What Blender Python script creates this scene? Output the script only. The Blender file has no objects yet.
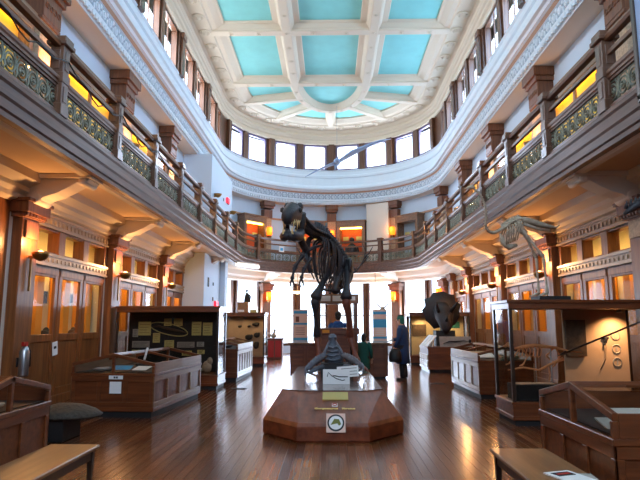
import bpy, bmesh, math, random
from mathutils import Vector, Matrix
from math import sin, cos, pi, radians as R, atan, sqrt, atan2
random.seed(7)
S = bpy.context.scene
COL = S.collection
YC = 24.6            # centre of the apse
Y0 = -3.0            # back wall
PIL = [1.45, 5.5, 9.55, 13.6, 17.65, 21.7]

# ------------------------------------------------------------------ materials
def lin(c):
    return tuple(((v/255)/12.92 if v/255 <= .04045 else ((v/255+.055)/1.055)**2.4) for v in c)
def newmat(name):
    m = bpy.data.materials.new(name); m.use_nodes = True
    n = m.node_tree.nodes; return m, n, m.node_tree.links, n['Principled BSDF']
def plain(name, c, rough=.6, metal=0, bump=0, bscale=20, var=0, coat=0, spec=.5):
    m, n, l, b = newmat(name)
    c = lin(c); b.inputs['Roughness'].default_value = rough; b.inputs['Metallic'].default_value = metal
    b.inputs['Specular IOR Level'].default_value = spec
    b.inputs['Base Color'].default_value = (*c, 1); b.inputs['Coat Weight'].default_value = coat
    b.inputs['Coat Roughness'].default_value = .12
    if bump or var:
        tc = n.new('ShaderNodeTexCoord'); t = n.new('ShaderNodeTexNoise'); t.inputs['Scale'].default_value = bscale
        t.inputs['Detail'].default_value = 5; l.new(tc.outputs['Object'], t.inputs['Vector'])
        if var:
            r = n.new('ShaderNodeValToRGB'); r.color_ramp.elements[0].position = .3; r.color_ramp.elements[1].position = .7
            r.color_ramp.elements[0].color = (*[v*(1-var) for v in c], 1); r.color_ramp.elements[1].color = (*[min(1, v*(1+var)) for v in c], 1)
            l.new(t.outputs['Fac'], r.inputs['Fac']); l.new(r.outputs['Color'], b.inputs['Base Color'])
        if bump:
            bp = n.new('ShaderNodeBump'); bp.inputs['Strength'].default_value = bump; bp.inputs['Distance'].default_value = .02
            l.new(t.outputs['Fac'], bp.inputs['Height']); l.new(bp.outputs['Normal'], b.inputs['Normal'])
    return m
def wood(name, c1, c2, axis=2, rough=.35, coat=.3, sc=14, crough=.15):
    m, n, l, b = newmat(name)
    tc = n.new('ShaderNodeTexCoord'); mp = n.new('ShaderNodeMapping'); s = [1, 1, 1]; s[axis] = .07
    mp.inputs['Scale'].default_value = s; l.new(tc.outputs['Object'], mp.inputs['Vector'])
    t = n.new('ShaderNodeTexNoise'); t.inputs['Scale'].default_value = sc; t.inputs['Detail'].default_value = 6; t.inputs['Roughness'].default_value = .65
    l.new(mp.outputs['Vector'], t.inputs['Vector'])
    r = n.new('ShaderNodeValToRGB'); e = r.color_ramp.elements
    e[0].position = .32; e[1].position = .7; e[0].color = (*lin(c1), 1); e[1].color = (*lin(c2), 1)
    l.new(t.outputs['Fac'], r.inputs['Fac']); l.new(r.outputs['Color'], b.inputs['Base Color'])
    b.inputs['Roughness'].default_value = rough; b.inputs['Coat Weight'].default_value = coat; b.inputs['Coat Roughness'].default_value = crough
    bp = n.new('ShaderNodeBump'); bp.inputs['Strength'].default_value = .12; bp.inputs['Distance'].default_value = .01
    l.new(t.outputs['Fac'], bp.inputs['Height']); l.new(bp.outputs['Normal'], b.inputs['Normal'])
    return m
def emis(name, c, s):
    m, n, l, b = newmat(name); c = lin(c)
    b.inputs['Base Color'].default_value = (*c, 1); b.inputs['Emission Color'].default_value = (*c, 1); b.inputs['Emission Strength'].default_value = s
    return m
def glass(name, tint=(255, 255, 255), ior=1.45):
    m, n, l, b = newmat(name); out = n['Material Output']
    tr = n.new('ShaderNodeBsdfTransparent'); tr.inputs['Color'].default_value = (*lin(tint), 1)
    gl = n.new('ShaderNodeBsdfGlossy'); gl.inputs['Roughness'].default_value = .03
    fr = n.new('ShaderNodeFresnel'); fr.inputs['IOR'].default_value = ior
    mx = n.new('ShaderNodeMixShader'); ge = n.new('ShaderNodeNewGeometry'); iv = n.new('ShaderNodeMath'); iv.operation = 'SUBTRACT'; iv.inputs[0].default_value = 1; l.new(ge.outputs['Backfacing'], iv.inputs[1])
    mu = n.new('ShaderNodeMath'); mu.operation = 'MULTIPLY'; l.new(fr.outputs['Fac'], mu.inputs[0]); l.new(iv.outputs[0], mu.inputs[1]); l.new(mu.outputs[0], mx.inputs['Fac'])
    l.new(tr.outputs['BSDF'], mx.inputs[1]); l.new(gl.outputs['BSDF'], mx.inputs[2]); l.new(mx.outputs['Shader'], out.inputs['Surface'])
    return m
def floor_mat():
    m, n, l, b = newmat('floor_boards')
    tc = n.new('ShaderNodeTexCoord'); ge = n.new('ShaderNodeNewGeometry')
    cr = n.new('ShaderNodeValToRGB'); e = cr.color_ramp.elements
    e[0].position = 0; e[0].color = (*lin((84, 46, 26)), 1); e[1].position = 1; e[1].color = (*lin((148, 90, 55)), 1)
    k = e.new(.5); k.color = (*lin((112, 66, 38)), 1)
    l.new(ge.outputs['Random Per Island'], cr.inputs['Fac'])
    m2 = n.new('ShaderNodeMapping'); m2.inputs['Scale'].default_value = (1, .04, 1); l.new(tc.outputs['Object'], m2.inputs['Vector'])
    t = n.new('ShaderNodeTexNoise'); t.inputs['Scale'].default_value = 24; t.inputs['Detail'].default_value = 4; l.new(m2.outputs['Vector'], t.inputs['Vector'])
    rr = n.new('ShaderNodeValToRGB'); rr.color_ramp.elements[0].color = (.7, .66, .62, 1); rr.color_ramp.elements[1].color = (1, 1, 1, 1); rr.color_ramp.elements[0].position = .35; rr.color_ramp.elements[1].position = .6
    mx = n.new('ShaderNodeMix'); mx.data_type = 'RGBA'; mx.blend_type = 'MULTIPLY'; mx.inputs['Factor'].default_value = 1
    l.new(t.outputs['Fac'], rr.inputs['Fac']); l.new(cr.outputs['Color'], mx.inputs['A']); l.new(rr.outputs['Color'], mx.inputs['B'])
    l.new(mx.outputs['Result'], b.inputs['Base Color']); b.inputs['Roughness'].default_value = .19; b.inputs['Specular IOR Level'].default_value = .5
    return m

M = dict(
 floor=floor_mat(),
 wood=wood('oak_panelling', (100, 54, 22), (152, 92, 44), 2, .45, .08), woodh=wood('oak_rail', (100, 54, 22), (152, 92, 44), 1),
 red=wood('mahogany', (78, 38, 17), (126, 68, 34)), redh=wood('mahogany_rail', (78, 38, 17), (126, 68, 34), 1), redx=wood('mahogany_cross', (78, 38, 17), (126, 68, 34), 0),
 plinth=wood('plinth_mahogany', (92, 38, 18), (140, 70, 38), 1, .38, .15, 9), slab=wood('plinth_board', (70, 46, 40), (98, 70, 60), 1, .2, .6, 9),
 rail=wood('balcony_oak', (84, 54, 34), (128, 86, 58), 1, .42, .15), railz=wood('balcony_post_oak', (82, 54, 38), (120, 84, 62), 2),
 fascia=wood('fascia_oak', (72, 46, 32), (112, 78, 58), 1, .5, .06),
 pale=wood('pale_oak_and_glare', (158, 138, 114), (192, 172, 148), 1, .4, .2), palez=wood('pale_oak_and_glare_stile', (150, 138, 126), (186, 174, 160), 2, .4, .2),  # window glare put into the tone of case sides and bands; drawers truly pale
 greyoak=wood('oak_and_side_glare', (108, 74, 48), (150, 110, 78), 1, .35, .3),  # lightens one table case side for reflected window light; plain oak elsewhere
 bench=wood('bench_top', (122, 82, 48), (160, 114, 70), 1, .35, .3), dark=wood('dark_leg', (34, 22, 16), (54, 36, 26)),
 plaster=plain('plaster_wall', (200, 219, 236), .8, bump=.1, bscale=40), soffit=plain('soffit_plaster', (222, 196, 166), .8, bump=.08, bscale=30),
 cream=plain('cream_plaster', (226, 216, 202), .75, bump=.08, bscale=30), ceil=plain('ceiling_plaster', (214, 199, 176), .75, bump=.06, bscale=30),
 turq=plain('turquoise_panel', (136, 212, 208), .75, var=.05, bscale=2), frieze=plain('frieze_plaster', (216, 226, 234), .75, bump=.1, bscale=25),
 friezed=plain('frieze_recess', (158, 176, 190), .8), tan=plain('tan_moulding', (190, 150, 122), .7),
 capital=wood('carved_capital', (86, 48, 24), (132, 80, 46), 2, .5, .1, 22), keystone=plain('key_pattern_panel', (176, 150, 122), .7, bump=.6, bscale=18, var=.25),
 iron=plain('grille_iron', (120, 124, 108), .4, .4, var=.25, bscale=8), black=plain('black_board', (22, 22, 24), .6), blackgloss=plain('black_paint', (18, 18, 20), .3),
 bone_d=plain('dark_fossil_bone', (44, 42, 46), .55, bump=.5, bscale=18, var=.3), bone_g=plain('grey_cast', (98, 106, 118), .6, bump=.5, bscale=16, var=.25),
 bone_l=plain('pale_bone', (176, 160, 138), .6, bump=.4, bscale=16, var=.2), bone_r=plain('reddish_bone', (222, 146, 92), .6, bump=.3, bscale=16, var=.2),
 teeth=plain('tooth_ivory', (238, 206, 140), .4), paper=plain('white_card', (236, 236, 234), .8), yellowp=plain('yellow_card', (212, 198, 122), .8), greyp=plain('grey_card', (168, 164, 156), .8),
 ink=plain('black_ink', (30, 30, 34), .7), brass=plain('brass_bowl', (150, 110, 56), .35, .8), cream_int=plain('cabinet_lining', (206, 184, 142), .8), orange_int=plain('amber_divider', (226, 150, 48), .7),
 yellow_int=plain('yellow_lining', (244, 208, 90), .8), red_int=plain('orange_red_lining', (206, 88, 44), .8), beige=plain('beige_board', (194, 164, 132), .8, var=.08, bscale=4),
 glass=glass('clear_glass', ior=1.12), wpane=glass('window_glass', (240, 246, 255)), casegl=glass('case_glass', (240, 239, 236), 1.3),
 steel=plain('steel', (170, 172, 174), .3, .9), redpaint=plain('red_paint', (176, 30, 26), .4), redlit=emis('red_sign_light', (255, 30, 50), 2.2),
 wframe=wood('window_frame_oak', (70, 40, 24), (112, 70, 44)), wframeb=plain('apse_window_frame', (112, 100, 128), .5),
 lampwarm=emis('warm_tube', (255, 222, 140), 14), lampgal=emis('gallery_tube', (255, 206, 84), 11), lampwhite=emis('white_tube', (255, 244, 232), .9),
 bulb=emis('sconce_bulb', (255, 170, 80), 10), amber=emis('amber_lamp_shade', (255, 112, 24), 2.2),
 skin=plain('skin', (206, 158, 128), .55), hair=plain('dark_hair', (30, 24, 22), .6, bump=.4, bscale=60), navy=plain('navy_coat', (26, 52, 92), .8, bump=.2, bscale=60),
 trous=plain('black_trousers', (24, 24, 30), .8), shoe=plain('brown_shoe', (60, 40, 30), .5), blue=plain('blue_shirt', (34, 96, 186), .8), green=plain('green_cloth', (22, 82, 72), .85), greenh=plain('green_hood', (40, 112, 92), .85),
 stone=plain('mottled_stone', (56, 48, 38), .7, bump=.9, bscale=22, var=.5), bluep=plain('blue_print', (66, 156, 200), .7), peach=plain('peach_print', (232, 196, 178), .7),
 model=plain('translucent_blue_model', (150, 176, 214), .5), plaque=plain('brown_plaque', (92, 70, 50), .7, bump=.6, bscale=14, var=.3), goldp=plain('gold_label', (196, 178, 104), .4, .3), gold=plain('gold_letter', (240, 208, 120), .5),
 pendant=emis('pendant_bowl_glow', (255, 224, 160), 2.0), olive=plain('olive_print', (110, 112, 30), .6), rock=plain('grey_fish_slab', (140, 136, 132), .8, var=.15, bscale=9), outside=plain('outside_ground', (170, 176, 170), .9), vent=plain('floor_vent_iron', (36, 32, 30), .5, .5), cable=plain('black_cable', (20, 20, 20), .5), copper=plain('reddish_leg_bone', (112, 62, 48), .55, bump=.5, bscale=16, var=.3),
)

# ------------------------------------------------------------------ mesh helpers
class B:
    def __init__(s): s.bm = bmesh.new()
    def face(s, vs, smooth=False):
        try: f = s.bm.faces.new(vs); f.smooth = smooth; return f
        except ValueError: return None
    def poly(s, pts): s.face([s.bm.verts.new(p) for p in pts]); return s
    def hexa(s, p):           # 8 points: bottom 4 ccw, top 4 ccw
        v = [s.bm.verts.new(q) for q in p]
        for f in ((3,2,1,0),(4,5,6,7),(0,1,5,4),(1,2,6,5),(2,3,7,6),(3,0,4,7)): s.face([v[i] for i in f])
        return s
    def box(s, x0, y0, z0, x1, y1, z1):
        x0, x1 = min(x0,x1), max(x0,x1); y0, y1 = min(y0,y1), max(y0,y1); z0, z1 = min(z0,z1), max(z0,z1)
        return s.hexa([(x0,y0,z0),(x1,y0,z0),(x1,y1,z0),(x0,y1,z0),(x0,y0,z1),(x1,y0,z1),(x1,y1,z1),(x0,y1,z1)])
    def obox(s, c, sx, sy, sz, m):
        hx, hy, hz = sx/2, sy/2, sz/2; c = Vector(c)
        return s.hexa([c + m @ Vector(q) for q in ((-hx,-hy,-hz),(hx,-hy,-hz),(hx,hy,-hz),(-hx,hy,-hz),(-hx,-hy,hz),(hx,-hy,hz),(hx,hy,hz),(-hx,hy,hz))])
    def prism(s, pts, d):     # polygon extruded along vector d
        d = Vector(d); a = [s.bm.verts.new(p) for p in pts]; b = [s.bm.verts.new(Vector(p)+d) for p in pts]
        s.face(a[::-1]); s.face(b)
        for i in range(len(a)): j = (i+1) % len(a); s.face([a[i], a[j], b[j], b[i]])
        return s
    def tube(s, pts, rad, seg=8, flat=1.0):
        pts = [Vector(p) for p in pts]
        if not hasattr(rad, '__len__'): rad = [rad]*len(pts)
        rings = []; prev = None
        for i, p in enumerate(pts):
            t = (pts[min(i+1, len(pts)-1)] - pts[max(i-1, 0)])
            if t.length < 1e-6: t = Vector((0,0,1))
            t.normalize()
            if prev is None:
                u = t.cross(Vector((0,0,1)));
                if u.length < .2: u = t.cross(Vector((0,1,0)))
            else: u = prev - t*prev.dot(t)
            u.normalize(); prev = u; w = t.cross(u)
            rings.append([s.bm.verts.new(p + (u*cos(2*pi*k/seg) + w*sin(2*pi*k/seg)*flat)*rad[i]) for k in range(seg)])
        for a, b in zip(rings, rings[1:]):
            for k in range(seg): s.face([a[k], a[(k+1)%seg], b[(k+1)%seg], b[k]], True)
        s.face(rings[0][::-1], True); s.face(rings[-1], True); return s
    def bone(s, a, b, r, seg=8):
        a, b = Vector(a), Vector(b); d = b-a
        return s.tube([a - d*.02, a + d*.04, a+d*.14, a+d*.3, a+d*.5, a+d*.7, a+d*.86, a+d*.96, b + d*.02], [r*.9, r*1.7, r*1.6, r*1.1, r*.9, r*1.05, r*1.5, r*1.7, r*.9], seg)
    def lathe(s, prof, c=(0,0,0), seg=16, ang=2*pi, a0=0):
        c = Vector(c); full = abs(ang-2*pi) < 1e-4; n = seg if full else seg+1; rings = []
        for r, z in prof: rings.append([s.bm.verts.new(c+Vector((r*cos(a0+ang*k/seg), r*sin(a0+ang*k/seg), z))) for k in range(n)])
        for a, b in zip(rings, rings[1:]):
            for k in range(seg): s.face([a[k], a[(k+1)%n], b[(k+1)%n], b[k]], True)
        if prof[0][0] > 1e-3 and full: s.face(rings[0][::-1])
        if prof[-1][0] > 1e-3 and full: s.face(rings[-1])
        return s
    def ell(s, c, rx, ry, rz, sub=2, m=None):
        mt = Matrix.Translation(Vector(c)) @ (m.to_4x4() if m else Matrix()) @ Matrix.Diagonal((rx, ry, rz, 1))
        r = bmesh.ops.create_icosphere(s.bm, subdivisions=sub, radius=1, matrix=mt)
        for v in r['verts']:
            for f in v.link_faces: f.smooth = True
        return s
    def loft(s, rings, seg=12, cap=True):   # rings: (centre, rx, ry)
        rr = [[s.bm.verts.new(Vector(c)+Vector((rx*cos(2*pi*k/seg), ry*sin(2*pi*k/seg), 0))) for k in range(seg)] for c, rx, ry in rings]
        for a, b in zip(rr, rr[1:]):
            for k in range(seg): s.face([a[k], a[(k+1)%seg], b[(k+1)%seg], b[k]], True)
        if cap: s.face(rr[0][::-1], True); s.face(rr[-1], True)
        return s
    def ring(s, c, rad, r, u, w, seg=12, k=5):  # torus in the plane u,w
        c, u, w = Vector(c), Vector(u).normalized(), Vector(w).normalized(); n = u.cross(w); g = []
        for i in range(seg):
            a = 2*pi*i/seg; d = u*cos(a)+w*sin(a)
            g.append([s.bm.verts.new(c + d*(rad + r*cos(2*pi*j/k)) + n*r*sin(2*pi*j/k)) for j in range(k)])
        for i in range(seg):
            for j in range(k): s.face([g[i][j], g[(i+1)%seg][j], g[(i+1)%seg][(j+1)%k], g[i][(j+1)%k]], True)
        return s
    def build(s, name, mat, parent=None, bevel=0, local=False):
        bmesh.ops.recalc_face_normals(s.bm, faces=s.bm.faces)
        me = bpy.data.meshes.new(name)
        if parent is not None and not local:
            bmesh.ops.translate(s.bm, verts=s.bm.verts, vec=-WLOC(parent))
        s.bm.to_mesh(me); s.bm.free(); me.materials.append(M[mat] if isinstance(mat, str) else mat)
        o = bpy.data.objects.new(name, me); COL.objects.link(o)
        if parent is not None: o.parent = parent
        if bevel:
            md = o.modifiers.new('bevel', 'BEVEL'); md.width = bevel; md.segments = 1; md.limit_method = 'ANGLE'
        return o
def WLOC(o):
    v = Vector(o.location)
    while o.parent is not None: o = o.parent; v = v + Vector(o.location)
    return v
def tag(o, label, cat, group=None, kind=None):
    o['label'] = label; o['category'] = cat
    if group: o['group'] = group
    if kind: o['kind'] = kind
    return o
def thing(name, label, cat, loc=(0,0,0), rz=0, group=None):
    o = bpy.data.objects.new(name, None); COL.objects.link(o); o.location = loc; o.rotation_euler = (0,0,rz); o.empty_display_size = .1
    return tag(o, label, cat, group)
def struct(o): o['kind'] = 'structure'; return o
def kids(o): return [c for c in bpy.data.objects if c.parent == o]
def copy_tree(o, parent=None):
    c = o.copy(); COL.objects.link(c)
    if parent is not None: c.parent = parent
    for ch in kids(o): copy_tree(ch, c)
    return c
ORD = ['first', 'second', 'third', 'fourth', 'fifth', 'sixth', 'seventh', 'eighth', 'ninth', 'tenth', 'eleventh', 'twelfth', 'thirteenth', 'fourteenth']

# plan path: up the left side, round the apse, down the right side
def stations(y0=Y0, n=40, ys=None):
    st = [('L', y) for y in (ys or [y0, 2, 8, 14, 20])]
    st += [('A', R(-90+180*i/n)) for i in range(n+1)]
    st += [('R', y) for y in reversed(ys or [y0, 2, 8, 14, 20])]
    return st
def pt(st, r, z):
    k, t = st
    if k == 'L': return Vector((-r, t, z))
    if k == 'R': return Vector((r, t, z))
    return Vector((r*sin(t), YC + r*cos(t), z))
def frame(st):               # outward and tangent unit vectors
    k, t = st
    if k == 'L': return Vector((-1,0,0)), Vector((0,1,0))
    if k == 'R': return Vector((1,0,0)), Vector((0,-1,0))
    return Vector((sin(t), cos(t), 0)), Vector((cos(t), -sin(t), 0))
def rot(st):
    o, t = frame(st); return Matrix((( t.x, o.x, 0), (t.y, o.y, 0), (0, 0, 1)))   # local x = tangent, y = outward
def sweep(b, prof, st=None, closed=False, smooth=False):
    st = st or stations(); g = [[b.bm.verts.new(pt(s, r, z)) for r, z in prof] for s in st]; n = len(prof)
    for a, c in zip(g, g[1:]):
        for i in range(n if closed else n-1): b.face([a[i], c[i], c[(i+1)%n], a[(i+1)%n]], smooth)
    if closed: b.face(g[0]); b.face(g[-1][::-1])
    return b
def rect(r0, r1, z0, z1): return [(r0,z0),(r1,z0),(r1,z1),(r0,z1)]
def spots(step, r, y0=3.0):   # stations spaced evenly along the path
    out = []; n = int((YC-y0)/step)
    for i in range(n): out.append(('L', y0+(i+.5)*(YC-y0)/n))
    m = max(1, round(pi*r/step))
    for i in range(m): out.append(('A', -pi/2 + pi*(i+.5)/m))
    for i in range(n): out.append(('R', YC-(i+.5)*(YC-y0)/n))
    return out

# ------------------------------------------------------------------ floor, walls
fl = struct(B().box(-6.3, Y0-.3, -.2, 6.3, 31, -.003).build('floor', 'dark'))
b = B(); bw = .105; x = -6.0
while x < 6.0:
    y = Y0 - random.random()*2
    while y < 30.6:
        L = 1.6+random.random()*3; z = random.uniform(-.0006, 0); a0, a1 = x+.002, x+bw-.002; c0, c1 = max(y, Y0)+.0015, min(y+L, 30.6)-.0015
        if c1 > c0: b.poly([(a0,c0,z),(a1,c0,z),(a1,c1,z),(a0,c1,z)])
        y += L
    x += bw
b.build('floor_boards', 'floor', fl)
APIL = [R(-77), R(-38.5), R(0.6), R(38.5), R(77)]
walls = {}
for sd, nm in ((-1, 'left'), (1, 'right')):
    b = B()
    b.box(sd*5.55, Y0, 4.6, sd*5.75, YC, 7.85)                 # gallery wall
    b.box(sd*5.4, Y0, 3.6, sd*5.95, YC, 4.1)                   # plaster above the cabinets
    b.box(sd*6.0, Y0, 0, sd*6.2, YC+1, 7.85)                   # outer wall
    for y in PIL + [YC+.1]: b.box(sd*5.42, y-.36, 0, sd*6.0, y+.36, 3.6)
    b.box(sd*5.42, Y0, 0, sd*6.0, PIL[0]-.3, 3.6)
    w = struct(b.build('wall_'+nm, 'cream')); walls[sd] = w
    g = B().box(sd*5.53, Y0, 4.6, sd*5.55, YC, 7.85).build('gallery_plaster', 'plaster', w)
    bb = B()
    for i, y in enumerate(PIL): 
        y1 = (PIL+[25.3])[i+1]; bb.box(sd*5.38, y+.36, 0, sd*5.5, y1-.36, .16)
    struct(bb.build('baseboard_'+nm, 'wood', None, .01))
    # plaster cornice under the soffit
    pr = [(5.4,3.6),(5.28,3.64),(5.28,3.72),(5.2,3.78),(5.2,3.86),(5.02,3.95),(5.02,4.1),(5.4,4.1)]
    st = [('L' if sd < 0 else 'R', y) for y in (Y0, YC)]
    sweep(B(), pr, st, True).build('cornice', 'cream', w)
    for i, y in enumerate(PIL + [YC-.2]):
        # lower pilaster: shaft, carved block, capital
        b = B().box(sd*5.24, y-.27, 0, sd*5.42, y+.27, 3.35).box(sd*5.2, y-.31, 0, sd*5.42, y+.31, .25)
        p = b.build('pilaster', 'wood', w, .012)
        B().box(sd*5.2, y-.2, 3.0, sd*5.24, y+.2, 3.3).build('carved_block', 'keystone' if sd > 0 else 'capital', p)
        b = B().box(sd*5.17, y-.33, 3.34, sd*5.42, y+.33, 3.42).box(sd*5.1, y-.38, 3.42, sd*5.42, y+.38, 3.6).box(sd*5.06, y-.41, 3.6, sd*5.42, y+.41, 3.66)
        for k in range(7): b.box(sd*5.13, y-.3+k*.1-.03, 3.36, sd*5.17, y-.3+k*.1+.03, 3.42)
        b.build('capital', 'capital', p, .006)
        # gallery pilaster
        if i < len(PIL):
            p = B().box(sd*5.18, y-.3, 4.6, sd*5.55, y+.3, 7.3).box(sd*5.12, y-.35, 4.6, sd*5.55, y+.35, 4.85).build('pilaster', 'keystone', w, .01)
            b = B().box(sd*5.14, y-.34, 6.95, sd*5.55, y+.34, 7.02).box(sd*5.13, y-.32, 7.02, sd*5.55, y+.32, 7.5).box(sd*5.08, y-.38, 7.5, sd*5.55, y+.38, 7.62).box(sd*5.02, y-.43, 7.62, sd*5.55, y+.43, 7.85)
            for k in range(4):
                b.ring((sd*5.12, y-.21+k*.14, 7.26), .055, .014, (0,1,0), (0,0,1), 10, 4)
            b.build('capital', 'capital', p, .006)
# apse walls
st = [('A', R(a)) for a in range(-90, 91, 3)]
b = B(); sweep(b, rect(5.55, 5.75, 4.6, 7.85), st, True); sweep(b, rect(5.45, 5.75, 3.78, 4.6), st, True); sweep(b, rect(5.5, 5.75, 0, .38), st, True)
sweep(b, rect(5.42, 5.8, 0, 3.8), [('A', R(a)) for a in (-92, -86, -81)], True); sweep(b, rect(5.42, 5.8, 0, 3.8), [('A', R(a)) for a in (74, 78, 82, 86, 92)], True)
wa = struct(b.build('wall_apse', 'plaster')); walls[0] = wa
sweep(B(), [(5.45,3.62),(5.3,3.68),(5.3,3.78),(5.1,3.9),(5.02,4.1),(5.45,4.1)], st, True).build('cornice', 'cream', wa)
sweep(B(), rect(5.46, 5.56, 6.98, 7.06), st, True).build('picture_rail', 'tan', wa)
for a in APIL:
    q = ('A', a); m = rot(q)
    p = B().obox(pt(q, 5.38, 1.8), .5, .24, 3.6, m).obox(pt(q, 5.34, .14), .58, .3, .28, m).build('pilaster', 'wood', wa, .01)
    B().obox(pt(q, 5.32, 3.3), .6, .36, .2, m).obox(pt(q, 5.3, 3.47), .7, .42, .14, m).obox(pt(q, 5.36, 3.1), .5, .3, .16, m).build('capital', 'capital', p, .006)
    p = B().obox(pt(q, 5.42, 5.95), .46, .3, 2.7, m).build('pilaster', 'keystone', wa, .01)
    B().obox(pt(q, 5.4, 7.2), .5, .36, .44, m).obox(pt(q, 5.37, 7.55), .58, .44, .12, m).obox(pt(q, 5.34, 7.73), .68, .5, .24, m).build('capital', 'capital', p, .006)
# back wall with an added tall window behind the viewer, for fill light
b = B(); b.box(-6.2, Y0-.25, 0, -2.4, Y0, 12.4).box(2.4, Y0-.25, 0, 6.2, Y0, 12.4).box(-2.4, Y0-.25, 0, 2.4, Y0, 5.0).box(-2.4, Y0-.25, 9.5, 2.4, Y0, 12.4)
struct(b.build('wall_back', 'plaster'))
# boxed-in shaft on the left
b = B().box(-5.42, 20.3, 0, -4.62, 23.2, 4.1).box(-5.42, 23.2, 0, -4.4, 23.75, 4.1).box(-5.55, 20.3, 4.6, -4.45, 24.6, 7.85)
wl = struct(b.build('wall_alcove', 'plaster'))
B().box(-4.615, 20.9, 2.9, -4.6, 21.1, 3.25).box(-4.615, 21.8, 3.0, -4.6, 21.95, 3.12).box(-4.615, 21.8, 2.4, -4.6, 21.95, 2.55).box(-4.445, 22.6, 6.55, -4.43, 22.7, 6.67).build('wall_fitting', 'ink', wl)

# ------------------------------------------------------------------ balcony
b = B(); sweep(b, rect(4.05, 5.6, 4.1, 4.2))
bal = struct(b.build('balcony', 'soffit'))
sweep(B(), [(4.05,4.2),(5.6,4.2),(5.6,4.6),(4.05,4.6)], None, True).build('balcony_deck', 'rail', bal)
pr = [(4.12,4.06),(4.01,4.06),(4.01,4.13),(3.98,4.15),(3.98,4.27),(3.95,4.3),(3.95,4.44),(3.92,4.47),(3.92,4.53),(3.95,4.56),(4.12,4.58)]
sweep(B(), pr, None, True).build('fascia', 'fascia', bal)
sweep(B(), [(4.3,4.1),(4.3,4.05),(4.2,4.05),(4.12,4.09)], None, False).build('soffit_bead', 'cream', bal)
def bracket(sd, y):
    b = B(); x = lambda v: sd*v
    pr = [(5.1,4.09),(4.2,4.09),(4.16,4.0),(4.26,3.93),(4.4,3.95),(4.55,3.86),(4.75,3.76),(4.95,3.7),(5.05,3.62),(5.25,3.62),(5.25,4.09)]
    b.prism([(x(r), y-.2, z) for r, z in pr], (0, .4, 0))
    b.box(x(4.12), y-.27, 4.02, x(5.2), y+.27, 4.1)
    b.tube([(x(4.28), y-.24, 3.98), (x(4.28), y+.24, 3.98)], .07, 10).tube([(x(5.1), y-.24, 3.68), (x(5.1), y+.24, 3.68)], .1, 10)
    return b.build('bracket', 'cream', bal, .008)
for sd in (-1, 1):
    for y in PIL: bracket(sd, y)
for a in APIL[1:4]:
    q = ('A', a); m = rot(q); b = B()
    pr = [(-.95,.0),(-.95,-.08),(-.8,-.16),(-.5,-.2),(-.2,-.34),(0,-.44),(.1,-.44),(.1,0)]
    c = pt(q, 5.15, 4.09); b.prism([c + m @ Vector((-.2, r, z)) for r, z in pr], m @ Vector((.4, 0, 0))); b.build('bracket', 'cream', bal, .008)

rl = thing('balcony_railing', 'long oak balustrade with dark iron grilles along the whole balcony edge', 'railing', (0, YC, 4.6))
sweep(B(), [(3.98,5.6),(4.08,5.6),(4.1,5.64),(4.08,5.69),(3.98,5.69),(3.96,5.64)], None, True).build('handrail', 'rail', rl)
sweep(B(), rect(4.0, 4.06, 5.38, 5.44), None, True).build('middle_rail', 'rail', rl)
sweep(B(), [(3.98,5.02),(4.08,5.02),(4.08,5.06),(4.1,5.08),(4.1,5.13),(3.96,5.13),(3.96,5.08),(3.98,5.06)], None, True).build('lower_rail', 'rail', rl)
sweep(B(), [(4.0,4.98),(4.06,4.98),(4.06,5.02),(4.0,5.02)], None, True).build('frieze_rail', 'fascia', rl)
sweep(B(), rect(3.98, 4.08, 4.56, 4.62), None, True).build('bottom_rail', 'rail', rl)
postY = [1.2 + 2.2*k for k in range(0, 11)]
def post(parent=rl):
    b = B().box(-.1, -.1, 4.55, .1, .1, 5.62).box(-.12, -.12, 4.55, .12, .12, 4.72).box(-.115,-.115,5.05,.115,.115,5.2)
    b.box(-.15, -.15, 5.62, .15, .15, 5.68).box(-.13, -.13, 5.68, .13, .13, 5.76)
    for sx in (-1, 1):
        b.box(sx*.1, -.05, 5.25, sx*.112, .05, 5.55).box(sx*.1, -.05, 4.76, sx*.112, .05, 5.0)
        b.box(-.05, sx*.1, 5.25, .05, sx*.112, 5.55).box(-.05, sx*.1, 4.76, .05, sx*.112, 5.0)
    o = b.build('post', 'railz', None, .006, True); o.parent = parent; return o
p0 = post(); first = True
pst = [('L', y) for y in postY] + [('A', a) for a in (R(-61), R(-12), R(38), R(74))] + [('R', y) for y in reversed(postY)]
for q in pst:
    o = p0 if first else p0.copy()
    if not first: COL.objects.link(o)
    first = False
    c = pt(q, 4.03, 0); o.location = (c.x, c.y-YC, -4.6); o.rotation_euler = (0, 0, atan2(-sin(q[1]), cos(q[1])) if q[0] == 'A' else 0)
def along(i0, i1, n):        # n+1 stations between two posts
    a, c = pst[i0], pst[i1]; out = []
    def s_of(q): return q[1]-YC-pi/2*4.03 if q[0] == 'L' else (q[1]*4.03 if q[0] == 'A' else YC-q[1]+pi/2*4.03)
    s0, s1 = s_of(a), s_of(c)
    for k in range(n+1):
        s = s0+(s1-s0)*k/n; h = pi/2*4.03
        out.append(('L', s+h+YC) if s < -h else (('R', YC-(s-h)) if s > h else ('A', s/4.03)))
    return out
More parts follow.
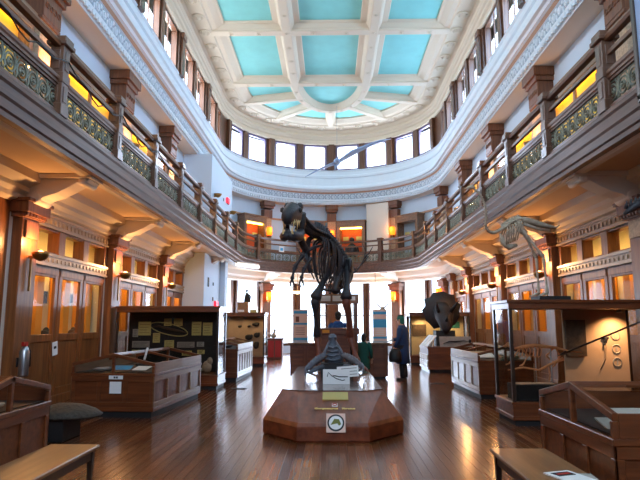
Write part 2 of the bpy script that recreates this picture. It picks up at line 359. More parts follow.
def grille(i):
    b = B(); n = 8; q = along(i, i+1, n*2)
    L = sum((pt(q[k+1],4.03,0)-pt(q[k],4.03,0)).length for k in range(n*2))/n
    b.tube([pt(s, 4.03, 4.65) for s in q], .014, 4).tube([pt(s, 4.03, 4.96) for s in q], .012, 4)
    for k in range(n):
        s = q[2*k+1]; o_, t = frame(s)
        b.ring(pt(s, 4.03, 4.8), .115, .017, t, (0,0,1), 12, 4); b.ring(pt(s, 4.03, 4.8), .055, .018, t, (0,0,1), 8, 4); b.ell(pt(s, 4.03, 4.8), .03, .03, .03, 1)
        s2 = q[2*k]; o_, t = frame(s2)
        for u in (-1, 1): b.tube([pt(s2,4.03,4.63), pt(s2,4.03,4.73)+t*.04*u, pt(s2,4.03,4.83)-t*.02*u, pt(s2,4.03,4.97)+t*.07*u], .015, 4)
    # pierced iron backing between the scrolls
    for k in range(0, n*2, 2):
        s = q[k]; b.tube([pt(s,4.05,4.62), pt(s,4.05,4.98)], .014, 4)
    return b.build('grille_panel', 'iron', rl)
for i in range(len(pst)-1): grille(i)
# festoon cable hung along the left railing
b = B()
for i in range(3, 7):
    q = along(i-1, i, 10)
    b.tube([pt(s, 3.9, 5.4 - .2*sin(pi*k/10)*(1+.3*sin(k*1.7))) for k, s in enumerate(q)], .012, 5)
tag(b.build('hanging_cable', 'cable'), 'thin black cable draped in loops along the near left balcony rails', 'cable')

# ------------------------------------------------------------------ entablature (cornice ring above the gallery)
pr = [(5.75,7.85),(5.0,7.85),(5.0,8.02),(4.97,8.04),(4.97,8.12),(5.0,8.14),(5.0,8.42),(4.96,8.44),(4.9,8.5),(4.84,8.52),(4.8,8.6),(4.72,8.62),(4.72,8.72),(4.78,8.8),(4.86,8.84),(5.0,8.9),(5.02,9.3),(4.96,9.34),(4.96,9.44),(5.04,9.5),(5.06,9.68),(5.0,9.74),(5.02,9.76),(5.6,9.76)]
b = B(); sweep(b, pr, None, False); ent = struct(b.build('trim_1', 'frieze'))
b = B(); sweep(b, [(5.02,7.846),(5.74,7.846)], None, False); b.build('beam_soffit', 'cream', ent)
b = B(); sweep(b, [(4.955,8.445),(4.893,8.503),(4.833,8.523)], None, False); b.build('tan_moulding', 'tan', ent)
b = B()
for q in spots(.34, 5):
    m = rot(q); o_, t = frame(q)
    b.ring(pt(q, 4.99, 8.27), .085, .026, t, (0,0,1), 10, 4); b.obox(pt(q, 4.985, 8.27), .05, .05, .1, m)
    b.obox(pt(q, 4.99, 8.36)+t*.17, .07, .04, .1, m); b.obox(pt(q, 4.99, 8.2)+t*.17, .04, .03, .12, m)
b.build('palmette_frieze', 'frieze', ent)
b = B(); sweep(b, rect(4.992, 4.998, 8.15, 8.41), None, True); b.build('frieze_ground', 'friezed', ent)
b = B()
for q in spots(.16, 5): b.obox(pt(q, 4.95, 7.95), .09, .06, .1, rot(q))
b.build('dentil_course', 'frieze', ent)

# ------------------------------------------------------------------ clerestory windows
WZ0, WZ1 = 9.76, 11.2
sl = []      # (station centre, half width)
for sd in 'LR':
    for i in range(len(PIL)):
        y0 = PIL[i]; y1 = (PIL+[25.6])[i+1]
        for f in (.27, .73): sl.append((sd, y0+(y1-y0)*f))
for i in range(len(APIL)-1):
    for f in (.26, .74): sl.append(('A', APIL[i]+(APIL[i+1]-APIL[i])*f))
nwin = 0
cl = []
for q in sl:
    nwin += 1; m = rot(q); hw = .8 if q[0] != 'A' else .66
    fm = 'wframe' if q[0] != 'A' else 'wframeb'
    b = B()
    for u in (-1, 1): b.obox(pt(q,5.14,(WZ0+WZ1)/2) + frame(q)[1]*u*(hw-.06), .12, .14, WZ1-WZ0, m)
    b.obox(pt(q,5.14,WZ0+.05), hw*2, .14, .1, m).obox(pt(q,5.14,WZ1-.05), hw*2, .14, .1, m)
    b.obox(pt(q,5.17,(WZ0+WZ1)/2), .03, .04, WZ1-WZ0, m) if q[0] != 'A' else None
    w = struct(b.build('window_%d' % nwin, fm))
    B().obox(pt(q,5.17,(WZ0+WZ1)/2), hw*2-.1, .012, WZ1-WZ0-.1, m).build('pane', 'wpane', w)
    cl.append((q, hw, m))
# posts between the windows
b = B()
for sd in 'LR':
    ys = [Y0] + [q[1]-.8 for q in sl if q[0] == sd] + [YC]; yq = [q[1] for q in sl if q[0] == sd]
    ed = [Y0] + sum([[y-.8, y+.8] for y in yq], []) + [YC]
    x = -1 if sd == 'L' else 1
    for k in range(0, len(ed), 2):
        if ed[k+1] > ed[k]: b.box(x*5.0, ed[k], WZ0, x*5.3, ed[k+1], WZ1)
    for y in PIL: b.box(x*4.92, y-.16, WZ0-.05, x*5.2, y+.16, WZ1-.05).box(x*4.88, y-.2, WZ1-.2, x*5.2, y+.2, WZ1)
aq = sorted(q[1] for q in sl if q[0] == 'A'); hwA = .66/5.14
ed = [-pi/2] + sum([[a-hwA, a+hwA] for a in aq], []) + [pi/2]
for k in range(0, len(ed), 2):
    if ed[k+1] > ed[k]: sweep(b, rect(5.06, 5.24, WZ0, WZ1), [('A', ed[k]+(ed[k+1]-ed[k])*i/4) for i in range(5)], True)
for a in APIL: b.obox(pt(('A', a), 5.0, (WZ0+WZ1)/2), .3, .2, WZ1-WZ0, rot(('A', a)))
struct(b.build('trim_2', 'wframe', None, .008))

# ------------------------------------------------------------------ ceiling
ZC, ZP = 12.0, 12.3
pr = [(5.6,11.2),(5.02,11.2),(4.98,11.24),(5.0,11.3),(5.02,11.44),(4.96,11.48),(4.94,11.56),(4.88,11.6),(4.86,11.66),(4.96,11.72),(4.98,11.8),(4.92,11.86),(4.9,11.96),(4.8,12.0),(4.3,12.0),(4.26,12.06),(4.1,12.08),(3.9,12.2),(3.82,12.22),(3.8,12.32)]
b = B(); sweep(b, pr, None, False); ce = struct(b.build('ceiling', 'ceil'))
b = B(); b.box(-4.2, Y0, ZP, 4.2, YC, ZP+.1); sweep(b, rect(.01, 4.2, ZP, ZP+.1), [('A', R(a)) for a in range(-90, 91, 6)], True)
b.build('turquoise_panel', 'turq', ce)
b = B(); sweep(b, rect(5.3, 5.6, 11.2, 12.3), None, True); b.build('cove_backing', 'ceil', ce)
b = B(); b.box(-6.3, Y0-.3, 12.55, 6.3, 31, 12.7); b.build('roof_slab', 'ceil', ce)
def beam(pts, name='beam', w0=.18, w1=.37, dz=0):
    b = B(); pts = [Vector((*p, 0)) for p in pts]; prof = [(-w1, ZP), (-w1+.03, ZP-.05), (-w0-.1, ZP-.08), (-w0-.04, ZC+.1), (-w0, ZC+.06), (-w0, ZC), (-w0+.05, ZC-.02), (w0-.05, ZC-.02), (w0, ZC), (w0, ZC+.06), (w0+.04, ZC+.1), (w0+.1, ZP-.08), (w1-.03, ZP-.05), (w1, ZP)]
    g = []
    for i, p in enumerate(pts):
        t = (pts[min(i+1,len(pts)-1)]-pts[max(i-1,0)]).normalized(); nn = Vector((-t.y, t.x, 0))
        g.append([b.bm.verts.new(p + nn*u + Vector((0,0,z+dz))) for u, z in prof])
    for a, c in zip(g, g[1:]):
        for i in range(len(prof)-1): b.face([a[i], c[i], c[i+1], a[i+1]])
    return b.build(name, 'ceil', ce)
XB = 1.58; YB = [1.1, 5.59, 10.08, 14.57, 19.06, 23.55]
for x in (-XB, XB): beam([(x, Y0), (x, 23.8)], 'beam', .18, .5, -.006)
ue = lambda a: (XB*sin(a), 23.8 + 3.0*cos(a))
U = [ue(R(a)) for a in range(-90, 91, 4)]
beam(U, 'beam', .16, .3, -.003)
for y in YB: beam([(-4.3, y), (4.3, y)])
for a in (-74, -40, 0, 40, 74):
    s = ue(R(a*.85)); e = (4.35*sin(R(a)), YC+4.35*cos(R(a))); beam([s, e], 'spoke', .15, .27, .003)
def rosette(z, r):
    b = B(); b.lathe([(r, z), (r*.96, z-r*.22), (r*.78, z-r*.26), (r*.7, z-r*.05), (r*.5, z-r*.05), (r*.36, z-r*.4), (.01, z-r*.5)], (0,0,0), 12)
    for k in range(6): b.ell((r*.62*cos(k*pi/3), r*.62*sin(k*pi/3), z-r*.12), r*.2, r*.2, r*.16, 1)
    return b
r0 = rosette(ZC, .22).build('rosette', 'ceil', None, 0, True); r0.parent = ce; fst = True
for q in spots(1.0, 4.55, 4.0):
    o = r0 if fst else r0.copy()
    if not fst: COL.objects.link(o)
    fst = False; c = pt(q, 4.55, 0); o.location = c
k0 = rosette(ZC-.02, .085).build('boss', 'ceil', None, 0, True); k0.parent = ce; fst = True
bo = [(x, y+dy) for x in (-XB, XB) for y in YB[2:5] for dy in (0, 1.1, 2.2, 3.3)] + [(x, y) for y in YB[3:] for x in (-3.6, -2.6, -.6, .6, 2.6, 3.6)] + [ue(R(a)) for a in range(-80, 81, 20)]
for p in bo:
    o = k0 if fst else k0.copy()
    if not fst: COL.objects.link(o)
    fst = False; o.location = (*p, 0)

# ------------------------------------------------------------------ lower apse windows
for i in range(len(APIL)-1):
    for f in (.27, .73):
        nwin += 1; a = APIL[i]+(APIL[i+1]-APIL[i])*f; q = ('A', a); m = rot(q); t = frame(q)[1]; hw = .85; b = B()
        for u in (-1, 1): b.obox(pt(q,5.6,2.09)+t*u*(hw-.09), .18, .16, 3.42, m)
        b.obox(pt(q,5.6,.45), hw*2, .16, .14, m).obox(pt(q,5.6,3.74), hw*2, .16, .12, m).obox(pt(q,5.62,1.95), hw*2, .08, .04, m)
        w = struct(b.build('window_%d' % nwin, 'wframe', None, .01))
        B().obox(pt(q,5.64,2.09), hw*2-.3, .012, 3.2, m).build('pane', 'wpane', w)
b = B()
for i in range(len(APIL)-1):
    a0, a1 = APIL[i], APIL[i+1]; d = .85/5.6
    for (u, v) in ((a0, a0+(a1-a0)*.27-d), (a0+(a1-a0)*.27+d, a0+(a1-a0)*.73-d), (a0+(a1-a0)*.73+d, a1)):
        if v > u: sweep(b, rect(5.5, 5.72, .38, 3.8), [('A', u+(v-u)*k/3) for k in range(4)], True)
struct(b.build('trim_3', 'wframe'))
o = B().box(-60, 34, -.6, 60, 90, -.5).build('ground', 'outside'); struct(o)

# ------------------------------------------------------------------ wall cabinets and transom lights in every lower bay
def wall_bay(sd, i, visible, label):
    global nwin
    y0, y1 = PIL[i]+.36, (PIL+[24.9])[i+1]-.36; w = (y1-y0)/3; x = lambda v: sd*v
    if sd < 0 and i == 5: return
    # bands of the wall itself
    for z0, z1 in ((2.62, 2.86), (3.34, 3.6)):
        b = B().box(x(5.36), y0, z0, x(5.5), y1, z1).box(x(5.32), y0, z1-.05, x(5.5), y1, z1).box(x(5.33), y0, z0, x(5.5), y1, z0+.04)
        n = int((y1-y0)/.16)
        for k in range(n): b.box(x(5.335), y0+(k+.3)*(y1-y0)/n, z0+.08, x(5.36), y0+(k+.75)*(y1-y0)/n, z1-.09)
        b.build('dentil_band', 'pale', walls[sd])  # pale tone stands in for light caught by the band
    nwin += 1; b = B()
    for k in range(4):
        yy = y0+k*w; b.box(x(5.38), max(y0, yy-.13), 2.86, x(5.62), min(y1, yy+.13), 3.34)
    b.box(x(5.4), y0, 2.86, x(5.6), y1, 2.9).box(x(5.4), y0, 3.3, x(5.6), y1, 3.34)
    wd = struct(b.build('window_%d' % nwin, 'wood', None, .006))
    for k in range(3): B().box(x(5.55), y0+k*w+.13, 2.9, x(5.556), y0+(k+1)*w-.13, 3.3).build('pane', 'glass', wd)
    c = thing('wall_cabinet', label, 'cabinet', (x(5.4), (y0+y1)/2, 0), 0, 'built-in oak wall cabinets')
    b = B().box(x(5.94), y0, .1, x(5.99), y1, 3.58).box(x(5.46), y0, .16, x(5.94), y1, 1.24).box(x(5.46), y0+.003, 1.2, x(5.94), y0+.02, 3.58).box(x(5.46), y1-.02, 1.2, x(5.94), y1-.003, 3.58)
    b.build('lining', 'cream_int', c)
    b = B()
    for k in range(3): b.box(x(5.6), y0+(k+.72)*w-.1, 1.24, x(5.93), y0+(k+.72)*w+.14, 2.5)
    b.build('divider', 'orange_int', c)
    B().box(x(5.52), y0+.1, 2.72, x(5.58), y1-.1, 2.78).build('lamp_tube', 'lampwarm', c)
    for k in range(3):
        a, e = y0+k*w+.02, y0+(k+1)*w-.02
        b = B().box(x(5.4), a, .16, x(5.46), a+.13, 2.62).box(x(5.4), e-.13, .16, x(5.46), e, 2.62).box(x(5.4), a+.13, 1.2, x(5.46), e-.13, 1.34).box(x(5.4), a+.13, .16, x(5.46), e-.13, .3).box(x(5.4), a+.13, 2.42, x(5.46), e-.13, 2.62)
        b.box(x(5.425), a+.13, .3, x(5.46), e-.13, 1.2)
        b.box(x(5.385), a+.02, 2.46, x(5.4), e-.02, 2.6)
        d = b.build('door', 'wood', c, .008)
        B().box(x(5.43), a+.13, 1.34, x(5.436), e-.13, 2.42).build('pane', 'glass', d)
    return c
lab = {-1: ['', 'oak wall cabinet in the left wall, beside the near left table case', 'oak wall cabinet with three amber-lit glass doors behind left table case', 'oak wall cabinet in the left wall behind the black-backed glass case', 'oak wall cabinet in the left wall just before the white shaft'],
       1: ['', 'oak wall cabinet in the right wall nearest the viewer', 'oak wall cabinet in the right wall behind the big glass case', 'oak wall cabinet in the right wall behind the pale-sided table case', 'oak wall cabinet in the right wall beside the horned skull', 'oak wall cabinet in the right wall last before the apse windows']}
for i in range(2, 5): wall_bay(-1, i, True, lab[-1][i])
for i in range(2, 6): wall_bay(1, i, True, lab[1][i])
for sd in (-1, 1):
    b = B().box(sd*5.42, PIL[0]+.36, 0, sd*5.5, PIL[2]-.36, 3.6); b.build('panelling', 'wood', walls[sd])

# specimens seen behind the lit doors
def specimen(name, label, x, y, z, kind, mat):
    b = B()
    if kind == 'tall': b.lathe([(.09, 0), (.12, .1), (.11, .3), (.13, .5), (.08, .68), (.02, .74)], (x, y, z), 10)
    elif kind == 'lump': b.ell((x, y, z+.09), .09, .11, .09, 2).ell((x, y+.06, z+.16), .06, .06, .07, 2)
    else: b.lathe([(.07, 0), (.03, .05), (.03, .1), (.09, .18), (.1, .28), (.06, .34)], (x, y, z), 10)
    return tag(b.build(name, mat), label, 'specimen')
specimen('fossil_stump', 'tall brown fossil stump behind the first lit door on left', -5.7, 10.25, 1.24, 'tall', 'plaque')
specimen('rock_specimen', 'small dark rock behind the second lit door on left', -5.66, 11.1, 1.24, 'lump', 'ink')
specimen('rock_specimen', 'dark rock behind the third lit door on left', -5.66, 12.3, 1.24, 'lump', 'plaque')
specimen('clay_vase', 'reddish clay vase behind third lit door on left, beside rock', -5.66, 12.62, 1.24, 'vase', 'copper')
tag(B().box(-5.95, 11.35, 1.95, -5.9, 11.6, 2.2).build('mounted_plate', 'ink'), 'square dark plate fixed behind the second lit door on left', 'plate')
tag(B().box(-5.95, 12.55, 2.0, -5.9, 12.75, 2.2).build('mounted_plate', 'ink'), 'square dark plate fixed behind the third lit door on left', 'plate')

# ------------------------------------------------------------------ sconces
def add_light(name, kind, loc, e, col, **kw):
    l = bpy.data.lights.new(name, kind); l.energy = e; l.color = col
    for k, v in kw.items(): setattr(l, k, v)
    o = bpy.data.objects.new(name, l); COL.objects.link(o); o.location = loc; return o
def sconce_at(q, r, z, label, e, group):
    c = pt(q, r, z); m = rot(q); s = thing('wall_sconce', label, 'sconce', c, 0, group)
    B().lathe([(.02, -.13), (.09, -.1), (.14, -.03), (.15, .02), (.135, .02), (.12, -.02), (.01, -.06)], (0,0,0), 14).build('bowl', 'brass', s, 0, True)
    B().obox(m @ Vector((0, .1, -.06)), .05, .2, .05, m).obox(m @ Vector((0, .16, -.35)), .035, .035, .6, m).build('arm', 'brass', s, 0, True)
    B().ell((0,0,.015), .05, .05, .045, 2).build('bulb', 'bulb', s, 0, True)
    L = add_light('sconce_light', 'POINT', (0,-.0,.2), e, (1, .47, .16), shadow_soft_size=.06); L.parent = s
WARM = 38
for k, y in enumerate(PIL[2:5]): sconce_at(('L', y), 5.03, 2.74, 'brass bowl sconce glowing on the %s pilaster along left lower wall' % ORD[k], WARM, 'lower wall sconces')
for k, y in enumerate(PIL[3:]): sconce_at(('R', y), 5.03, 2.74, 'brass bowl sconce glowing on the %s pilaster along right lower wall' % ORD[k], WARM, 'lower wall sconces')
for k, y in enumerate(PIL[2:5]): sconce_at(('L', y), 4.98, 6.0, 'brass bowl sconce on the %s gallery pilaster at upper left' % ORD[k], 24, 'gallery sconces')
for k, y in enumerate(PIL[3:]): sconce_at(('R', y), 4.98, 6.0, 'brass bowl sconce on the %s gallery pilaster at upper right' % ORD[k], 24, 'gallery sconces')
def apse_lamp(a, r, z, label, e, group):
    q = ('A', a); c = pt(q, r, z); m = rot(q); s = thing('wall_lamp', label, 'wall lamp', c, 0, group)
    B().lathe([(.1, -.2), (.14, -.18), (.15, .18), (.11, .22)], (0,0,0), 10).build('shade', 'amber', s, 0, True)
    B().obox(m @ Vector((0, .12, -.25)), .06, .26, .06, m).obox(Vector((0,0,-.26)), .16, .16, .1, m).build('bracket', 'brass', s, 0, True)
    L = add_light('lamp_light', 'POINT', m @ Vector((0, -.25, .1)), e, (1, .42, .12), shadow_soft_size=.1); L.parent = s
for a, nm in ((1, 'left'), (3, 'right')):
    apse_lamp(APIL[a], 5.05, 2.9, 'amber wall lamp on the ground floor apse pilaster at %s of dinosaur' % nm, 10, 'ground floor apse lamps')
for a, nm in ((1, 'left of the dinosaur head'), (2, 'above the dinosaur back'), (3, 'right of the dinosaur')):
    apse_lamp(APIL[a], 5.1, 6.25, 'amber wall lamp on gallery apse pilaster, %s' % nm, 8, 'gallery apse lamps')
apse_lamp(APIL[4], 5.05, 2.9, 'amber wall lamp on the pilaster behind the horned skull', 10, 'ground floor apse lamps')
for y, z, s in ((20.8, 6.4, 'nearer'), (24.2, 6.4, 'farther')):
    t = thing('wall_uplight', '%s brass uplight on the white shaft beside left balcony' % s, 'wall light', (-4.3, y, z), 0, 'shaft uplights')
    B().lathe([(.02, -.12), (.1, -.08), (.16, .02), (.14, .02), (.01, -.04)], (0,0,0), 12).build('bowl', 'brass', t, 0, True)
    B().box(-.14, -.03, -.1, 0, .03, -.04).build('arm', 'brass', t, 0, True)
for (x, y, z, lb) in ((-4.59, 22.35, 2.3, 'red lit exit sign low on the white shaft under balcony'), (-4.42, 23.4, 6.72, 'red lit exit sign on the white shaft above left balcony')):
    t = thing('exit_sign', lb, 'sign', (x, y, z))
    B().box(x-.02, y-.2, z-.12, x+.05, y+.2, z+.12).build('housing', 'redpaint', t); B().box(x+.05, y-.18, z-.1, x+.06, y+.18, z+.1).box(x-.015, y-.21, z-.1, x+.04, y-.2, z+.1).build('lit_face', 'redlit', t)
for x, nm in ((-1.74, 'left'), (2.3, 'right')):
    t = thing('pendant_lamp', 'glowing shallow bowl pendant lamp under the apse balcony, %s of the framed case' % nm, 'pendant lamp', (x, 29.1, 3.15), 0, 'bowl pendants under the apse balcony')
    B().lathe([(.02, -.12), (.2, -.08), (.3, .02), (.28, .03), (.02, -.03)], (0,0,0), 16).build('bowl', 'pendant', t, 0, True); B().tube([(0,0,-.05), (0,0,.95)], .012, 6).lathe([(.07,.93),(.07,.95)], (0,0,0), 10).build('rod', 'brass', t, 0, True)
q = ('A', R(-39)); m = rot(q); t = thing('rail_notice', 'small white notice fixed to apse balcony railing below the dinosaur head', 'notice', pt(q, 3.9, 5.2)); B().obox((0,0,0), .3, .02, .3, m).build('sheet', 'paper', t, 0, True); B().obox(m @ Vector((0,-.012,-.02)), .16, .004, .14, m).build('printed_mark', 'bluep', t, 0, True)
q = ('A', R(.6)); m = rot(q); t = thing('poster', 'tall blue and white poster on the middle pilaster of apse gallery', 'poster', pt(q, 5.22, 5.6)); B().obox((0,0,0), .4, .02, 1.0, m).build('sheet', 'paper', t, 0, True); B().obox(m @ Vector((0,-.012,.2)), .38, .004, .3, m).build('printed_band', 'bluep', t, 0, True); B().obox(m @ Vector((0,-.012,-.3)), .38, .004, .16, m).build('printed_band', 'model', t, 0, True)
# white tube lamp under the balcony near the shaft
t = thing('strip_light', 'white curved strip light under the left end of apse balcony', 'strip light', (-3.3, 23.8, 4.0))
B().tube([(-3.95, 23.3, 4.0), (-3.6, 23.8, 3.98), (-3.2, 24.5, 3.98)], .085, 10).build('tube', 'lampwhite', t)
B().tube([(-3.95, 23.3, 4.07), (-3.6, 23.8, 4.07), (-3.2, 24.5, 4.07)], .05, 6).build('fitting', 'cream', t)

# ------------------------------------------------------------------ gallery cases
def gal_case(sd, i, label):
    y0, y1 = PIL[i]+.45, PIL[i+1]-.42; x = lambda v: sd*v; z0, z1 = 4.6, 6.95
    c = thing('gallery_case', label, 'display case', (x(5.2), (y0+y1)/2, 4.6), 0, 'yellow lit cases along the gallery wall')
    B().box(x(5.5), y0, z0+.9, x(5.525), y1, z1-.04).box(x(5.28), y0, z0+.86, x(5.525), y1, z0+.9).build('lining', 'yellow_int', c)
    b = B().box(x(5.24), y0, z0, x(5.525), y1, z0+.86).box(x(5.24), y0, z1-.28, x(5.3), y1, z1).box(x(5.2), y0-.05, z1, x(5.525), y1+.05, z1+.05)
    for k in range(8): b.box(x(5.225), y0+.15+k*(y1-y0-.3)/7-.03, z1-.17, x(5.24), y0+.15+k*(y1-y0-.3)/7+.03, z1-.11)
    for yy in (y0, (y0+y1)/2-.04, y1-.08): b.box(x(5.24), yy, z0+.86, x(5.3), yy+.08, z1-.28)
    for yy in (y0-.03, y1): b.box(x(5.24), yy, z0, x(5.525), yy+.03, z1)
    b.build('frame', 'greyoak', c, .006)
    B().box(x(5.262), y0+.08, z0+.86, x(5.268), y1-.08, z1-.28).build('pane', 'glass', c)
    B().box(x(5.33), y0+.1, z1-.14, x(5.38), y1-.1, z1-.09).build('lamp_tube', 'lampgal', c)
for i in range(1, 4): gal_case(-1, i, 'yellow lit case on the left gallery, %s from the viewer' % ORD[i-1])
for i in range(2, 5): gal_case(1, i, 'yellow lit case on the right gallery, %s from the viewer' % ORD[i-2])
def apse_case(deg, label, inner='red_int', lit=True):
    q = ('A', R(deg)); m = rot(q); c0 = pt(q, 5.2, 4.6); c = thing('gallery_cabinet', label, 'cabinet', c0, 0, 'wooden cabinets on the apse gallery')
    P = lambda v: m @ Vector(v)
    b = B().obox(P((0,0,.2)), 1.5, .56, .4, m).obox(P((0,0,2.15)), 1.5, .56, .3, m).obox(P((0,-.03,2.33)), 1.6, .6, .08, m)
    for u in (-1, 1): b.obox(P((u*.67,0,1.2)), .16, .56, 1.7, m)
    b.build('frame', 'greyoak', c, .01, True)
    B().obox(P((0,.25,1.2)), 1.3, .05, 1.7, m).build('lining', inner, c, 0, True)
    B().obox(P((0,-.2,1.2)), 1.2, .01, 1.62, m).build('pane', 'glass', c, 0, True)
    b = B()
    for u in (-1, 1): b.obox(P((u*.36,.21,1.45)), .3, .02, .2, m)
    b.build('caption_card', 'yellowp', c, 0, True)
    if lit: B().obox(P((0,-.1,1.96)), 1.2, .06, .07, m).build('lamp_tube', 'lampgal', c, 0, True)
    return c0, m
apse_case(-50, 'gallery cabinet with orange lining, left of dinosaur head')
apse_case(-12, 'gallery cabinet with orange lining, behind the dinosaur shoulders')
c0, m = apse_case(12.5, 'gallery cabinet with orange lining, holding a small dark figure')
apse_case(50, 'dark unlit gallery cabinet at right beside balcony bend', 'friezed', False)
t = thing('small_statue', 'small dark seated figure inside the lit gallery cabinet', 'statue', c0 + Vector((0,0,.4)))
B().loft([((0,0,0), .24, .16), ((0,0,.3), .28, .18), ((0,0,.55), .3, .16), ((0,0,.75), .1, .09)], 10).tube([(-.28,-.05,.55), (-.34,-.12,.3), (-.1,-.18,.2)], .06, 6).tube([(.28,-.05,.55), (.34,-.12,.3), (.1,-.18,.2)], .06, 6).build('body', 'bone_d', t, 0, True)
B().ell((0,-.02,.92), .14, .14, .18, 2).ell((0,-.14,.9), .03, .04, .05, 1).build('head', 'bone_d', t, 0, True)
# cream partition on the apse gallery
q = ('A', R(29)); m = rot(q); struct(B().obox(pt(q, 5.3, 6.2), 1.25, .5, 3.2, m).build('wall_partition', 'cream'))

# ------------------------------------------------------------------ furniture
def table_case(label, x0, y0, w, d, rz=0, gable='y', panels=(3, 4), side='redh', front='redx', hb=.72, he=.87, hr=1.03, grp='low glass-topped table cases', panelmat='red', name='table_case'):
    """origin at the near aisle corner, x to w, y to d (w may be negative); gable='y' : ridge along y"""
    t = thing(name, label, 'display case', (x0, y0, 0), rz, grp); s = 1 if w > 0 else -1; W = abs(w); X = lambda v: s*v
    B().box(X(.04), .04, 0, X(W-.04), d-.04, .1).build('kick_base', 'black', t, 0, True)
    b = B().box(X(.02), .02, .1, X(W-.02), d-.02, hb)
    b.box(X(0), 0, .1, X(W), d, .17).box(X(-.01), -.01, hb-.05, X(W+.01), d+.01, hb)
    b.build('body', front, t, .006, True)
    def stiles(n, L, fn):
        e = .07
        for k in range(n+1):
            c = k*(L-e)/n; fn(c, c+e, .25, hb-.14)
        fn(0, L, .17, .25); fn(0, L, hb-.14, hb-.05)
    b = B(); stiles(panels[0], W, lambda a, e, z0, z1: b.box(X(a), 0, z0, X(e), .02, z1)); b.build('end_framing', front, t, .004, True)
    b = B(); stiles(panels[0], W, lambda a, e, z0, z1: b.box(X(a), d-.02, z0, X(e), d, z1)); b.build('end_framing', front, t, .004, True)
    b = B(); stiles(panels[1], d, lambda a, e, z0, z1: b.box(X(0), a, z0, X(.02), e, z1)); b.build('side_framing', side, t, .004, True)
    b = B(); stiles(panels[1], d, lambda a, e, z0, z1: b.box(X(W-.02), a, z0, X(W), e, z1)); b.build('side_framing', side, t, .004, True)
    e = .045; T = lambda p: (X(p[0]), p[1], p[2])
    roof = B(); fr = B(); gl = B()
    if gable == 'y':
        cx = W/2
        for y in (0, d-e): fr.prism([T((0,y,he-.04)), T((cx,y,hr-.04)), T((W,y,he-.04)), T((W,y,he+.015)), T((cx,y,hr+.015)), T((0,y,he+.015))], (0, e, 0)); fr.box(X(cx-e/2), y, hb, X(cx+e/2), y+e, hr-.02)
        for x in (0, W-e): 
            for y in (0, d-e): fr.box(X(x), y, hb, X(x+e), y+e, he-.042)
        B().box(X(0), .046, hb, X(.03), d-.046, he+.012).build('side_rail', side, t, .004, True); B().box(X(W-.03), .046, hb, X(W), d-.046, he+.012).build('side_rail', side, t, .004, True)
        fr.prism([T((cx-e,0,hr-.03)), T((cx,0,hr+.02)), T((cx+e,0,hr-.03))], (0, d, 0)); fr.prism([T((0,d*.5,he-.03)), T((cx,d*.5,hr-.03)), T((W,d*.5,he-.03)), T((W,d*.5,he+.01)), T((cx,d*.5,hr+.01)), T((0,d*.5,he+.01))], (0, e, 0))
        gl.poly([T((0,0,he)), T((cx,0,hr)), T((cx,d,hr)), T((0,d,he))]).poly([T((W,0,he)), T((cx,0,hr)), T((cx,d,hr)), T((W,d,he))])
        for y in (.02, d-.02): gl.poly([T((0,y,hb)), T((W,y,hb)), T((W,y,he)), T((cx,y,hr)), T((0,y,he))])
    else:
        cy = d/2
        for x in (0, W-e): fr.prism([T((x,0,he-.04)), T((x,cy,hr-.04)), T((x,d,he-.04)), T((x,d,he+.015)), T((x,cy,hr+.015)), T((x,0,he+.015))], (X(e), 0, 0)); fr.box(X(x), cy-e/2, hb, X(x+e), cy+e/2, hr-.02)
        for x in (0, W-e):
            for y in (0, d-e): fr.box(X(x), y, hb, X(x+e), y+e, he-.042)
        B().box(X(.046), 0, hb, X(W-.046), .03, he+.012).build('side_rail', front, t, .004, True); B().box(X(.046), d-.03, hb, X(W-.046), d, he+.012).build('side_rail', front, t, .004, True)
        fr.prism([T((0,cy-e,hr-.03)), T((0,cy,hr+.02)), T((0,cy+e,hr-.03))], (X(W), 0, 0))
        gl.poly([T((0,0,he)), T((0,cy,hr)), T((W,cy,hr)), T((W,0,he))]).poly([T((0,d,he)), T((0,cy,hr)), T((W,cy,hr)), T((W,d,he))])
        for x in (.02, W-.02): gl.poly([T((x,0,hb)), T((x,d,hb)), T((x,d,he)), T((x,cy,hr)), T((x,0,he))])
    fr.build('top_frame', front, t, .004, True); gl.build('glass_top', 'casegl', t, 0, True)
    B().box(X(.05), .05, hb, X(W-.05), d-.05, hb+.01).build('display_tray', 'black', t, 0, True)
    return t
def inside(t, specs, cat='exhibit'):
    for name, label, x, y, z, sx, sy, sz, rz, mat in specs:
        c = Vector(t.location) + Matrix.Rotation(t.rotation_euler.z, 3, 'Z') @ Vector((x, y, 0)); c.z = z
        m = Matrix.Rotation(t.rotation_euler.z+rz, 3, 'Z') @ Matrix.Rotation(R(14 if sz < .02 else 0), 3, 'X')
        b = B()
        if sz < .02: b.obox((0,0,0), sx, sy, sz, m)
        else:
            b.ell((0,0,0), sx/2, sy/2, sz/2, 2, m).ell(m @ Vector((sx*.25, sy*.1, sz*.2)), sx/3.4, sy/3, sz/3, 2, m)
        o = b.build(name, mat); o.location = c; tag(o, label, cat)
A = table_case('large oak table case with gabled glass top at left of aisle', -2.93, 9.46, -1.44, 2.6, R(-4), 'y', (3, 4), 'greyoak')  # aisle side lighter than the front, as painted-in window glare
inside(A, [('information_sheet', 'blue information sheet inside left table case, nearest its glass end', -.62, .16, .80, .3, .2, .01, .1, 'bluep'), ('information_sheet', 'white information sheet inside left table case beside blue one', -.3, .2, .79, .26, .2, .01, -.2, 'paper'),
  ('rock_sample', 'grey rock sample at left end of left table case', -1.05, .3, .765, .3, .2, .07, .3, 'rock'), ('rock_sample', 'dark rock sample in the middle of left table case', -.7, 1.2, .775, .32, .22, .09, -.3, 'bone_d'), ('rock_sample', 'pale rock sample at the far end of left table case', -.45, 1.7, .77, .24, .2, .08, .5, 'bone_l')])
